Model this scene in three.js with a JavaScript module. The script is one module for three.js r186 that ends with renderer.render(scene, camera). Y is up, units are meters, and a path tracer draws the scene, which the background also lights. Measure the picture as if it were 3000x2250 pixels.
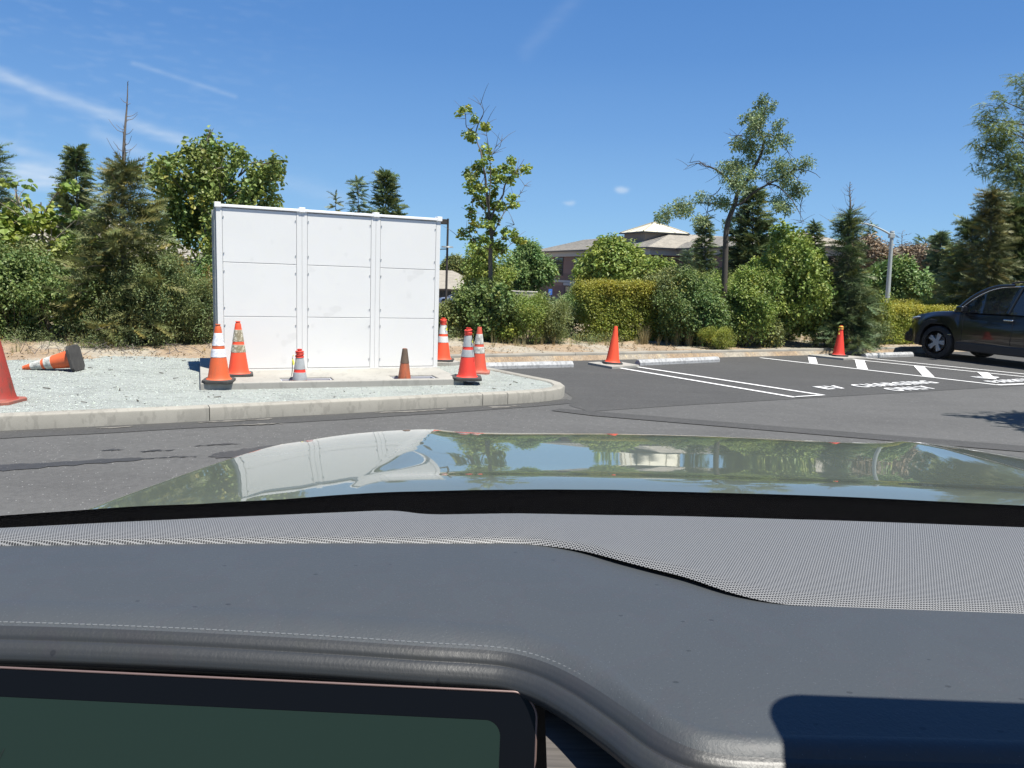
import * as THREE from 'three';
import { mergeGeometries, toCreasedNormals } from 'three/addons/utils/BufferGeometryUtils.js';
import { RoundedBoxGeometry } from 'three/addons/geometries/RoundedBoxGeometry.js';
import { FontLoader } from 'three/addons/loaders/FontLoader.js';

// ---------------------------------------------------------------- camera, sky, sun, exposure
const scene = new THREE.Scene();
const camera = new THREE.PerspectiveCamera(53.06, 4 / 3, 0.05, 2500);
camera.position.set(0, 1.68, 0);
camera.rotation.order = 'YXZ';
camera.rotation.set(THREE.MathUtils.degToRad(-8.18), 0, THREE.MathUtils.degToRad(2.14));

const renderer = new THREE.WebGLRenderer({ antialias: true });
renderer.setSize(1024, 768);
renderer.toneMapping = THREE.LinearToneMapping;
renderer.toneMappingExposure = 1.75;
renderer.shadowMap.enabled = true;

const SUN = new THREE.Vector3(0.272, 0.925, 0.262).normalize();
const sun = new THREE.DirectionalLight(new THREE.Color(1.0, 0.955, 0.865), 5.0);
sun.position.copy(SUN).multiplyScalar(80);
sun.castShadow = true;
sun.shadow.mapSize.set(4096, 4096);
Object.assign(sun.shadow.camera, { left: -45, right: 45, top: 45, bottom: -45, near: 1, far: 220 });
sun.name = 'sun';
scene.add(sun, sun.target);

const s2l = (v) => (v <= 0.04045 ? v / 12.92 : ((v + 0.055) / 1.055) ** 2.4);
const l2s = (v) => (v <= 0.0031308 ? v * 12.92 : 1.055 * v ** (1 / 2.4) - 0.055);
const clamp = (v, a = 0, b = 1) => Math.min(b, Math.max(a, v));
const smooth = (a, b, v) => { const t = clamp((v - a) / (b - a)); return t * t * (3 - 2 * t); };
const mix = (a, b, t) => a + (b - a) * t;
function interp(P, x) { // P: [[x, y], ...]
  if (x <= P[0][0]) return P[0][1];
  for (let i = 1; i < P.length; i++) if (x <= P[i][0]) return mix(P[i - 1][1], P[i][1], (x - P[i - 1][0]) / (P[i][0] - P[i - 1][0]));
  return P[P.length - 1][1];
}
function rng(seed) { let a = seed >>> 0; return () => { a = (a + 0x6D2B79F5) | 0; let t = Math.imul(a ^ (a >>> 15), 1 | a); t = (t + Math.imul(t ^ (t >>> 7), 61 | t)) ^ t; return ((t ^ (t >>> 14)) >>> 0) / 4294967296; }; }
function hash(x, y, s = 0) { let h = Math.imul(x | 0, 374761393) ^ Math.imul(y | 0, 668265263) ^ Math.imul(s | 0, 974711); h = Math.imul(h ^ (h >>> 13), 1274126177); return ((h ^ (h >>> 16)) >>> 0) / 4294967296; }
function vn(x, y, p, s = 0) { // value noise with period p
  const x0 = Math.floor(x), y0 = Math.floor(y), m = (v) => ((v % p) + p) % p;
  let fx = x - x0, fy = y - y0; fx = fx * fx * (3 - 2 * fx); fy = fy * fy * (3 - 2 * fy);
  const a = hash(m(x0), m(y0), s), b = hash(m(x0 + 1), m(y0), s), c = hash(m(x0), m(y0 + 1), s), d = hash(m(x0 + 1), m(y0 + 1), s);
  return mix(mix(a, b, fx), mix(c, d, fx), fy);
}
function fbm(x, y, p, oct, s = 0) { let v = 0, a = 0.5, t = 0; for (let i = 0; i < oct; i++) { v += a * vn(x, y, p, s + i); t += a; a *= 0.5; x *= 2; y *= 2; p *= 2; } return v / t; }

{ // the sky: clear blue with cirrus streaks
  const W = 3072, Hh = 1536, data = new Float32Array(W * Hh * 4);
  const SKY = 1 / 1.75; // the sky as bright as it looks at this exposure
  const grad = [[-90, [120, 160, 205]], [-1, [156, 202, 239]], [1, [160, 207, 242]], [5, [140, 189, 237]], [10, [117, 167, 225]], [15, [98, 149, 213]], [19, [89, 140, 206]], [40, [70, 118, 190]], [90, [58, 102, 174]]];
  const ramp = (el) => { for (let i = 1; i < grad.length; i++) if (el <= grad[i][0]) { const t = (el - grad[i - 1][0]) / (grad[i][0] - grad[i - 1][0]); return [0, 1, 2].map((c) => mix(s2l(grad[i - 1][1][c] / 255), s2l(grad[i][1][c] / 255), t)); } return [0.03, 0.1, 0.4]; };
  // streaks: azimuth and elevation in degrees, half width, strength
  const streaks = [
    [[[-36, 11.3], [-32.43, 10.3], [-27.74, 9.07], [-22.86, 7.81]], 0.36, 0.34], [[[-22.86, 7.81], [-17.34, 5.94], [-12.71, 4.84]], 0.55, 0.13],
    [[[-25.89, 12.23], [-22.47, 11.55], [-19.72, 10.96]], 0.12, 0.17], [[[-34, 6.9], [-32.44, 6.4], [-30.31, 5.75]], 0.34, 0.22],
    [[[-28.17, 7.79], [-24.25, 6.28]], 0.4, 0.24], [[[0.09, 15.24], [3.07, 18.24], [5, 20.2]], 0.5, 0.06], [[[-34.5, 8.2], [-32.1, 8.6]], 0.35, 0.12]];
  const blobs = [[3.6, 5.14, 0.42, 0.16, 0.34], [7.36, 6.19, 0.5, 0.24, 0.45], [-31.6, 4.9, 1.9, 0.85, 0.5], [-28.4, 3.5, 1.5, 0.6, 0.42], [-34.2, 12.0, 0.9, 0.7, 0.3], [-33.5, 2.6, 2.6, 0.7, 0.3]];
  for (let j = 0; j < Hh; j++) {
    const el = (j + 0.5) / Hh * 180 - 90, base = ramp(el);
    for (let i = 0; i < W; i++) {
      const phi = ((i + 0.5) / W - 0.5) * 360; let az = phi + 90; if (az > 180) az -= 360;
      let c = 0;
      if (el > 0 && el < 25 && az > -60 && az < 60) {
        const wx = (fbm(az * 1.5 + 200, el * 3 + 20, 4096, 3, 5) - 0.5) * 0.5, n = fbm(az * 0.9 + 90, el * 5 + 40, 4096, 4, 9);
        for (const [P, w, s] of streaks) for (let k = 1; k < P.length; k++) {
          const [ax, ay] = P[k - 1], [bx, by] = P[k]; const dx = bx - ax, dy = by - ay, t = clamp(((az - ax) * dx + (el - ay) * dy) / (dx * dx + dy * dy));
          const d = Math.hypot(az - ax - t * dx, el - ay - t * dy + wx * w); const v = s * Math.exp(-(d * d) / (w * w)) * (0.45 + n); if (v > c) c = v;
        }
        for (const [bx, by, rx, ry, s] of blobs) { const d = ((az - bx + wx) / rx) ** 2 + ((el - by + wx * 0.5) / ry) ** 2; c = Math.max(c, s * Math.exp(-d * d) * (0.5 + n)); }
        c += 0.07 * smooth(0.5, 0.8, n) * smooth(-8, -30, az);
      }
      c = clamp(c);
      const o = (j * W + i) * 4;
      data[o] = mix(base[0], 0.72, c) * SKY; data[o + 1] = mix(base[1], 0.82, c) * SKY; data[o + 2] = mix(base[2], 0.94, c) * SKY; data[o + 3] = 1;
    }
  }
  const sky = new THREE.DataTexture(data, W, Hh, THREE.RGBAFormat, THREE.FloatType);
  sky.mapping = THREE.EquirectangularReflectionMapping; sky.magFilter = THREE.LinearFilter; sky.minFilter = THREE.LinearFilter; sky.needsUpdate = true;
  scene.background = sky; scene.environment = sky;
}

// ---------------------------------------------------------------- helpers
const used = new Map();
function numbered(n) { const k = used.get(n) ?? 0; used.set(n, k + 1); return k ? n + '_' + String(k).padStart(3, '0') : n; }
function lights(o) { o.castShadow = true; o.receiveShadow = true; return o; }
function thing(name, label, category, pos = [0, 0, 0], turn = 0, group) {
  const o = new THREE.Group(); o.name = numbered(name); o.position.set(...pos); o.rotation.y = turn; o.userData = { label, category }; if (group) o.userData.group = group; scene.add(o); return o;
}
function part(name, geo, mat, parent) { const m = lights(new THREE.Mesh(geo, mat)); m.name = name; parent.add(m); return m; }
function struct(name, geo, mat) { const m = part(numbered(name), geo, mat, scene); m.userData = { kind: 'structure' }; return m; }
function ready(g) { let h = g.index ? g.toNonIndexed() : g; if (!h.attributes.normal) h.computeVertexNormals(); if (!h.attributes.uv) h.setAttribute('uv', new THREE.BufferAttribute(new Float32Array(h.attributes.position.count * 2), 2)); for (const k of Object.keys(h.attributes)) if (!['position', 'normal', 'uv'].includes(k)) h.deleteAttribute(k); return h; }
const merge = (...L) => mergeGeometries(L.flat().map(ready));
const box = (x0, x1, y0, y1, z0, z1) => new THREE.BoxGeometry(x1 - x0, y1 - y0, z1 - z0).translate((x0 + x1) / 2, (y0 + y1) / 2, (z0 + z1) / 2);
const rbox = (x0, x1, y0, y1, z0, z1, r = 0.01, s = 2) => new RoundedBoxGeometry(x1 - x0, y1 - y0, z1 - z0, s, r).translate((x0 + x1) / 2, (y0 + y1) / 2, (z0 + z1) / 2);
const V = (x, y, z) => new THREE.Vector3(x, y, z);
function shapeOf(pts, holes = []) { const s = new THREE.Shape(pts.map(([x, z]) => new THREE.Vector2(x, -z))); for (const h of holes) s.holes.push(new THREE.Path(h.map(([x, z]) => new THREE.Vector2(x, -z)))); return s; }
const flat = (pts, y, holes) => new THREE.ShapeGeometry(shapeOf(pts, holes)).rotateX(-Math.PI / 2).translate(0, y, 0);
function slab(pts, y0, y1, holes, bevel = 0) {
  const g = new THREE.ExtrudeGeometry(shapeOf(pts, holes), { depth: y1 - y0 - bevel, bevelEnabled: bevel > 0, bevelSize: bevel, bevelThickness: bevel, bevelOffset: -bevel, bevelSegments: 2 });
  return g.rotateX(-Math.PI / 2).translate(0, y0, 0);
}
function grid(nu, nv, fn) { // fn(u, v) -> [x, y, z, s?, t?]
  const P = [], U = [], I = [];
  for (let j = 0; j <= nv; j++) for (let i = 0; i <= nu; i++) { const p = fn(i / nu, j / nv, i, j); P.push(p[0], p[1], p[2]); U.push(p[3] ?? i / nu, p[4] ?? j / nv); }
  for (let j = 0; j < nv; j++) for (let i = 0; i < nu; i++) { const a = j * (nu + 1) + i, b = a + 1, c = a + nu + 1, d = c + 1; I.push(a, b, d, a, d, c); }
  const g = new THREE.BufferGeometry(); g.setAttribute('position', new THREE.Float32BufferAttribute(P, 3)); g.setAttribute('uv', new THREE.Float32BufferAttribute(U, 2)); g.setIndex(I); g.computeVertexNormals(); return g;
}
function limb(pts, r0, r1, sides = 5) { // tapered tube through points [x, y, z]
  const n = pts.length, P = [], N = [], U = [], I = [], t = V(), a = V(), b = V(), q = V(0.31, 0.17, 0.93).normalize();
  for (let k = 0; k < n; k++) {
    const p0 = pts[Math.max(0, k - 1)], p1 = pts[Math.min(n - 1, k + 1)]; t.set(p1[0] - p0[0], p1[1] - p0[1], p1[2] - p0[2]).normalize();
    a.crossVectors(t, q).normalize(); b.crossVectors(t, a);
    const r = mix(r0, r1, k / (n - 1));
    for (let s = 0; s <= sides; s++) { const w = s / sides * Math.PI * 2, c = Math.cos(w), d = Math.sin(w), x = a.x * c + b.x * d, y = a.y * c + b.y * d, z = a.z * c + b.z * d; P.push(pts[k][0] + x * r, pts[k][1] + y * r, pts[k][2] + z * r); N.push(x, y, z); U.push(s / sides, k); }
  }
  for (let k = 0; k < n - 1; k++) for (let s = 0; s < sides; s++) { const A = k * (sides + 1) + s, B = A + 1, C = A + sides + 1, D = C + 1; I.push(A, D, C, A, B, D); }
  const g = new THREE.BufferGeometry(); g.setAttribute('position', new THREE.Float32BufferAttribute(P, 3)); g.setAttribute('normal', new THREE.Float32BufferAttribute(N, 3)); g.setAttribute('uv', new THREE.Float32BufferAttribute(U, 2)); g.setIndex(I); return g;
}
function curve(pts, n) { const c = new THREE.CatmullRomCurve3(pts.map((p) => V(...p)), false, 'centripetal'); return c.getPoints(n).map((p) => [p.x, p.y, p.z]); }
function sweep(path, prof, closed = false) { // path [x, z] polyline, prof [offset to the left of travel, y]
  const n = path.length, P = [], U = [], I = [], m = prof.length; let len = 0;
  for (let k = 0; k < n; k++) {
    const p0 = path[Math.max(0, k - 1)], p1 = path[Math.min(n - 1, k + 1)]; let dx = p1[0] - p0[0], dz = p1[1] - p0[1]; const l = Math.hypot(dx, dz); dx /= l; dz /= l;
    if (k) len += Math.hypot(path[k][0] - path[k - 1][0], path[k][1] - path[k - 1][1]);
    let run = 0; prof.forEach(([o, y], i) => { if (i) run += Math.hypot(o - prof[i - 1][0], y - prof[i - 1][1]); P.push(path[k][0] + dz * o, y, path[k][1] - dx * o); U.push(len, run); });
  }
  for (let k = 0; k < n - 1; k++) for (let i = 0; i < m - 1; i++) { const a = k * m + i, b = a + 1, c = a + m, d = c + 1; I.push(a, b, d, a, d, c); }
  for (const e of [0, n - 1]) { for (let i = 1; i < m - 1; i++) e ? I.push(e * m, e * m + i, e * m + i + 1) : I.push(0, i + 1, i); }
  const g = new THREE.BufferGeometry(); g.setAttribute('position', new THREE.Float32BufferAttribute(P, 3)); g.setAttribute('uv', new THREE.Float32BufferAttribute(U, 2)); g.setIndex(I);
  return toCreasedNormals(g, 0.6);
}
function tex(size, metres, fn, srgb = true) { // fn(u, v) in 0..1 -> linear rgb or a number
  const d = new Uint8Array(size * size * 4);
  for (let j = 0; j < size; j++) for (let i = 0; i < size; i++) { const c = fn((i + 0.5) / size, (j + 0.5) / size, i, j), o = (j * size + i) * 4; for (let k = 0; k < 3; k++) { const v = typeof c === 'number' ? c : c[k]; d[o + k] = clamp(srgb ? l2s(clamp(v)) : v) * 255; } d[o + 3] = 255; }
  const t = new THREE.DataTexture(d, size, size, THREE.RGBAFormat); t.wrapS = t.wrapT = THREE.RepeatWrapping; t.magFilter = THREE.LinearFilter; t.minFilter = THREE.LinearMipmapLinearFilter; t.generateMipmaps = true; t.repeat.set(1 / metres, 1 / metres); if (srgb) t.colorSpace = THREE.SRGBColorSpace; t.needsUpdate = true; return t;
}
const mat = (r, g, b, rough = 0.8, o = {}) => new THREE.MeshPhysicalMaterial({ color: new THREE.Color().setRGB(r, g, b), roughness: rough, ...o });
const tinted = (map, rough, o = {}) => new THREE.MeshPhysicalMaterial({ map, roughness: rough, ...o });

// ---------------------------------------------------------------- surface materials
function asphaltTex(lo, hi, seed) { // aggregate, grey dust, worn patches
  return tex(1024, 4, (u, v, i, j) => { const g = hash(i, j, seed), f = fbm(u * 128, v * 128, 128, 2, seed + 1), c = fbm(u * 5, v * 5, 5, 4, seed + 2), w = fbm(u * 3, v * 24, 24, 3, seed + 7); let a = mix(lo, hi, 0.25 + 0.5 * c) * (0.72 + 0.3 * g + 0.28 * f) * (0.92 + 0.16 * w); if (hash(i >> 1, j >> 1, seed + 4) > 0.9965) a = hi * 3.2; return [a, a * 0.995, a * 0.955]; });
}
const asphaltBump = tex(512, 0.9, (u, v, i, j) => 0.5 * hash(i >> 1, j >> 1, 41) + 0.5 * fbm(u * 90, v * 90, 90, 2, 42), false);
const M = {
  lane: tinted(asphaltTex(0.068, 0.098, 10), 0.95, { bumpMap: asphaltBump, bumpScale: 0.004 }),
  fresh: tinted(asphaltTex(0.048, 0.066, 30), 0.95, { bumpMap: asphaltBump, bumpScale: 0.004 }),
  strip: tinted(asphaltTex(0.046, 0.062, 50), 0.95, { bumpMap: asphaltBump, bumpScale: 0.004 }),
  damp: tinted(asphaltTex(0.034, 0.046, 60), 0.6),
  concrete: tinted(tex(512, 2.2, (u, v, i, j) => { const c = fbm(u * 6, v * 6, 6, 5, 71), s = fbm(u * 40, v * 14, 40, 3, 72), a = 0.325 * (0.8 + 0.3 * c) * (0.94 + 0.1 * hash(i, j, 73)) * (1 - 0.12 * smooth(0.6, 0.72, s)); return [a, a * 0.97, a * 0.87]; }), 0.9),
  kerb: tinted(tex(512, 2.0, (u, v, i, j) => { const c = fbm(u * 7, v * 7, 7, 5, 81), s = fbm(u * 50, v * 20, 50, 3, 82), a = 0.30 * (0.75 + 0.4 * c) * (0.92 + 0.14 * hash(i, j, 83)) * (1 - 0.16 * smooth(0.56, 0.72, s)); return [a, a * 0.955, a * 0.82]; }), 0.92),
  oldKerb: tinted(tex(512, 2.0, (u, v, i, j) => { const c = fbm(u * 7, v * 7, 7, 5, 91), a = 0.25 * (0.7 + 0.5 * c) * (0.9 + 0.16 * hash(i, j, 93)); return [a, a * 0.94, a * 0.8]; }), 0.92),
  gravel: tinted(tex(1024, 2.4, (u, v, i, j) => { const g = hash(i >> 1, j >> 1, 101), f = fbm(u * 150, v * 150, 150, 2, 102), c = fbm(u * 5, v * 5, 5, 4, 103), w = fbm(u * 9, v * 40, 40, 3, 105); const a = 0.40 * (0.68 + 0.26 * g + 0.26 * f) * (0.82 + 0.36 * c) * (w > 0.63 ? 0.86 : 1.02); return [a * 0.93, a * 1.0, a * 0.93]; }), 0.95, { bumpMap: tex(512, 0.5, (u, v, i, j) => 0.6 * fbm(u * 60, v * 60, 60, 2, 111) + 0.4 * hash(i >> 1, j >> 1, 112), false), bumpScale: 0.012 }),
  dirt: tinted(tex(1024, 3.2, (u, v, i, j) => { const g = hash(i >> 1, j >> 1, 121), f = fbm(u * 90, v * 90, 90, 3, 122), c = fbm(u * 5, v * 5, 5, 4, 123), st = fbm(u * 30, v * 120, 120, 2, 125); const a = 0.30 * (0.6 + 0.3 * g + 0.4 * f) * (0.7 + 0.6 * c), b = smooth(0.45, 0.7, c); return [a * mix(1.08, 1.0, b) * (st > 0.7 ? 1.2 : 1), a * mix(0.82, 0.9, b) * (st > 0.7 ? 1.15 : 1), a * mix(0.56, 0.72, b)]; }), 0.97, { bumpMap: tex(512, 0.8, (u, v, i, j) => fbm(u * 40, v * 40, 40, 4, 131), false), bumpScale: 0.02 }),
  stop: tinted(tex(256, 1.1, (u, v, i, j) => { const c = fbm(u * 8, v * 8, 8, 4, 141), s = fbm(u * 26, v * 26, 26, 3, 142), a = 0.40 * (0.82 + 0.24 * c) * (1 - 0.25 * smooth(0.58, 0.7, s)) * (0.95 + 0.08 * hash(i, j, 3)); return [a * 0.98, a, a]; }), 0.85),
  line: tinted(tex(256, 0.9, (u, v, i, j) => { const c = fbm(u * 12, v * 12, 12, 4, 151), a = 0.66 * (0.9 + 0.14 * c) * (hash(i, j, 152) > 0.97 ? 0.7 : 1); return [a, a, a * 0.98]; }), 0.8),
  black: mat(0.012, 0.012, 0.013, 0.6), blackGloss: mat(0.008, 0.009, 0.01, 0.12, { clearcoat: 1, clearcoatRoughness: 0.05 }),
  rubber: tinted(tex(128, 0.4, (u, v, i, j) => { const a = 0.045 * (0.7 + 0.8 * fbm(u * 8, v * 8, 8, 4, 161)); return [a, a * 0.96, a * 0.9]; }), 0.9),
  steel: mat(0.32, 0.34, 0.35, 0.45, { metalness: 0.6 }), darkSteel: mat(0.06, 0.055, 0.05, 0.6, { metalness: 0.4 }),
};

// ---------------------------------------------------------------- ground: terrain, lot, island, kerbs
// far kerb runs along KD from K0; q = distance beyond it
const K0 = [-0.53, -14.4], KD = [0.8825, -0.4703], KN = [-0.4703, -0.8825];
const kq = (x, z) => (x - K0[0]) * KN[0] + (z - K0[1]) * KN[1];
const kp = (p, q) => [K0[0] + KD[0] * p + KN[0] * q, K0[1] + KD[1] * p + KN[1] * q];
function groundAt(x, z) { const q = kq(x, z); if (q < -0.02) return 0; return 0.13 - 2.5 * smooth(7.5, 23.5, q); }
{
  const qs = [-900, -60, -20, -5, -0.5, -0.3, -0.02, 0.1]; for (let q = 0.35; q < 8; q += 0.3) qs.push(q); for (let q = 8; q < 26; q += 1.2) qs.push(q); qs.push(30, 40, 55, 75, 100, 150, 250, 500, 1200);
  const ps = [-1200, -400, -150, -70, -40, -30]; for (let p = -24; p < 40; p += 0.5) ps.push(p); ps.push(45, 55, 70, 100, 180, 400, 1200);
  const g = grid(ps.length - 1, qs.length - 1, (u, v, i, j) => {
    const q = qs[j], p = ps[i], [x, z] = kp(p, q); let y = q < -0.25 ? -0.45 : q < 0 ? 0.1 : 0.13 - 2.5 * smooth(7.5, 23.5, q);
    if (q > 0.2 && q < 30) y += 0.07 * (fbm(x * 1.3 + 60, z * 1.3 + 60, 4096, 3, 4) - 0.4) * smooth(0.2, 1, q) + 0.1 * smooth(1.0, 3.2, q) * (1 - smooth(6, 9, q));
    return [x, y, z, x, z];
  });
  struct('terrain', g, M.dirt);
}
// concrete pad frame: PU along the cabinet front, PW away from the road
const pa = THREE.MathUtils.degToRad(22.3), PU = [Math.cos(pa), -Math.sin(pa)], PW = [-Math.sin(pa), -Math.cos(pa)], P0 = [-3.78, -9.22];
const pad = (u, w) => [P0[0] + PU[0] * u + PW[0] * w, P0[1] + PU[1] * u + PW[1] * w];
const rect = (u0, u1, w0, w1) => [pad(u0, w0), pad(u1, w0), pad(u1, w1), pad(u0, w1)];
const padOutline = rect(0, 3.36, 0, 2.7);
struct('asphalt_lot', flat([kp(-45, -0.03), kp(80, -0.03), kp(80, -60), kp(-45, -60)], 0, [rect(0.05, 3.3, 0.05, 2.6)]), M.lane);
struct('stall_asphalt', flat([[-1.6, -13.9], [30, -30.75], [30, -24.9], [9.33, -13.92], [4.67, -11.47], [2.32, -10.25], [0.98, -9.5], [0.75, -9.9], [0.85, -10.6], [0.75, -11.2], [0.3, -11.75], [-0.35, -12.6]].map(([x, z]) => [x, Math.max(z, -14.34 - 0.533 * (x + 0.53))]), 0.004), M.fresh);
struct('trench_patch', flat([[0.62, -9.62], [1.1, -9.5], [2.15, -9.22], [4.5, -8.62], [9, -7.5], [9, -7.1], [4.42, -8.28], [2.06, -8.92], [1.0, -9.2], [0.5, -9.45]], 0.008), M.strip);
{ // darker strip along the kerb with a ragged road-side edge
  const top = [], low = [], n = 60; for (let k = 0; k <= n; k++) { const t = k / n, x = mix(-12.2, 0.75, t), z = interp([[-12.2, -3.25], [-4.9, -7.2], [-1.95, -8.72], [-0.05, -9.82], [0.75, -10.4]], x); top.push([x, z - 0.01]); low.push([x + 0.16, z + 0.34 + 0.07 * (fbm(x * 2 + 40, 3, 999, 3, 7) - 0.5) - 0.1 * smooth(-4, 0.6, x)]); }
  struct('kerbside_asphalt', flat([...top, ...low.reverse()], 0.005), M.strip);
}
// damp stains on the lane
function stain(pts, seed, name = 'damp_stain', m = M.damp) { const r = rng(seed), o = [], n = pts.length; for (let i = 0; i < n; i++) { const a = pts[i], b = pts[(i + 1) % n]; for (let k = 0; k < 6; k++) { const t = k / 6; o.push([mix(a[0], b[0], t) + (r() - 0.5) * 0.035, mix(a[1], b[1], t) + (r() - 0.5) * 0.05]); } } return struct(name, flat(o, name === 'damp_stain' ? 0.005 : 0.01), m); }
stain([[-4.25, -5.78], [-3.9, -5.86], [-3.6, -6.05], [-3.2, -6.28], [-3.0, -6.42], [-3.3, -6.36], [-3.7, -6.18], [-4.1, -6.0]], 5);
stain([[-2.62, -6.5], [-2.42, -6.5], [-2.3, -6.66], [-2.2, -6.9], [-1.98, -7.14], [-2.2, -7.06], [-2.42, -6.86], [-2.6, -6.66]], 6);
stain([[-3.25, -6.6], [-3.1, -6.66], [-2.96, -6.74], [-3.14, -6.7]], 7); stain([[-3.0, -6.42], [-2.84, -6.46], [-2.7, -6.52], [-2.86, -6.5]], 8);
stain([[-3.6, -6.6], [-3.5, -6.62], [-3.42, -6.68], [-3.54, -6.66]], 9); stain([[-2.9, -6.9], [-2.7, -6.98], [-2.5, -7.06], [-2.7, -7.02]], 10);
// pale sand washed against the kerb
const sand = tinted(tex(128, 0.5, (u, v, i, j) => { const a = 0.15 * (0.6 + 0.7 * fbm(u * 10, v * 10, 10, 3, 65)) * (0.8 + 0.4 * hash(i, j, 66)); return [a, a * 0.95, a * 0.84]; }), 0.95);
stain([[-1.62, -8.86], [-1.2, -9.06], [-0.8, -9.27], [-0.78, -9.22], [-1.1, -9.02], [-1.5, -8.84]], 12, 'sand_drift', sand); stain([[-0.3, -9.5], [0.05, -9.7], [0.12, -9.66], [-0.2, -9.46]], 13, 'sand_drift', sand); stain([[-3.3, -7.92], [-3.0, -8.08], [-2.6, -8.3], [-2.62, -8.24], [-3.05, -7.98]], 14, 'sand_drift', sand); stain([[-4.1, -7.48], [-3.8, -7.64], [-3.82, -7.58], [-4.05, -7.44]], 15, 'sand_drift', sand); stain([[-2.9, -7.85], [-2.6, -8.0], [-2.4, -8.05], [-2.62, -7.94]], 16, 'sand_drift', sand);
// kerb round the island
const islandEdge = (() => {
  const P = [[-12.5, -3.1], [-9, -5.0], [-4.9, -7.2], [-3.53, -7.88], [-1.95, -8.75], [-0.05, -9.80]];
  const arc = [[0.3, -10.02], [0.52, -10.2], [0.68, -10.42], [0.745, -10.7], [0.71, -10.98], [0.6, -11.22]]; const back = [[0.36, -11.52], [-0.41, -12.48], [-1.25, -13.55], [-1.42, -13.86]];
  const out = []; const all = [...P, ...arc, ...back]; for (let i = 0; i < all.length - 1; i++) { const a = all[i], b = all[i + 1], l = Math.hypot(b[0] - a[0], b[1] - a[1]), n = Math.max(1, Math.round(l / 0.35)); for (let k = 0; k < n; k++) out.push([mix(a[0], b[0], k / n), mix(a[1], b[1], k / n)]); } out.push(all[all.length - 1]); return out;
})();
function kerbRow(name, path, stones, h, width, m, side = 1, y0 = -0.04) {
  const g = new THREE.Group(); g.name = numbered(name); g.userData = { kind: 'structure' }; scene.add(g);
  const r = 0.022, prof = [[0, y0], [0, h - r], [0.006, h - r * 0.4], [r, h], [width - 0.012, h + 0.002], [width, h - 0.012], [width, y0]].map(([o, y]) => [o * side, y]); if (side < 0) prof.reverse();
  for (const [i0, i1] of stones) { const p = path.slice(i0, i1 + 1).map((q) => [...q]); const a = p[0], b = p[1]; const l = Math.hypot(b[0] - a[0], b[1] - a[1]); p[0] = [a[0] + (b[0] - a[0]) / l * 0.008, a[1] + (b[1] - a[1]) / l * 0.008]; part('kerb_stone', sweep(p, prof), m, g); }
  return g;
}
{
  const near = (x, z) => { let b = 0, d = 1e9; islandEdge.forEach((p, i) => { const e = Math.hypot(p[0] - x, p[1] - z); if (e < d) { d = e; b = i; } }); return b; };
  const cuts = [0, near(-8.6, -5.2), near(-3.1, -8.1), near(-0.25, -9.7), near(-0.05, -9.8), near(0.6, -11.2), islandEdge.length - 1];
  kerbRow('island_kerb', islandEdge, cuts.slice(1).map((c, i) => [cuts[i], c]), 0.152, 0.16, M.kerb, 1);
  const far = []; for (let p = -1.0; p <= 46; p += 0.5) far.push(kp(p, -0.02)); const st = []; for (let i = 0; i < far.length - 1; i += 6) st.push([i, Math.min(i + 6, far.length - 1)]);
  kerbRow('far_kerb', far, st, 0.15, 0.15, M.oldKerb, 1);
}
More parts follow.
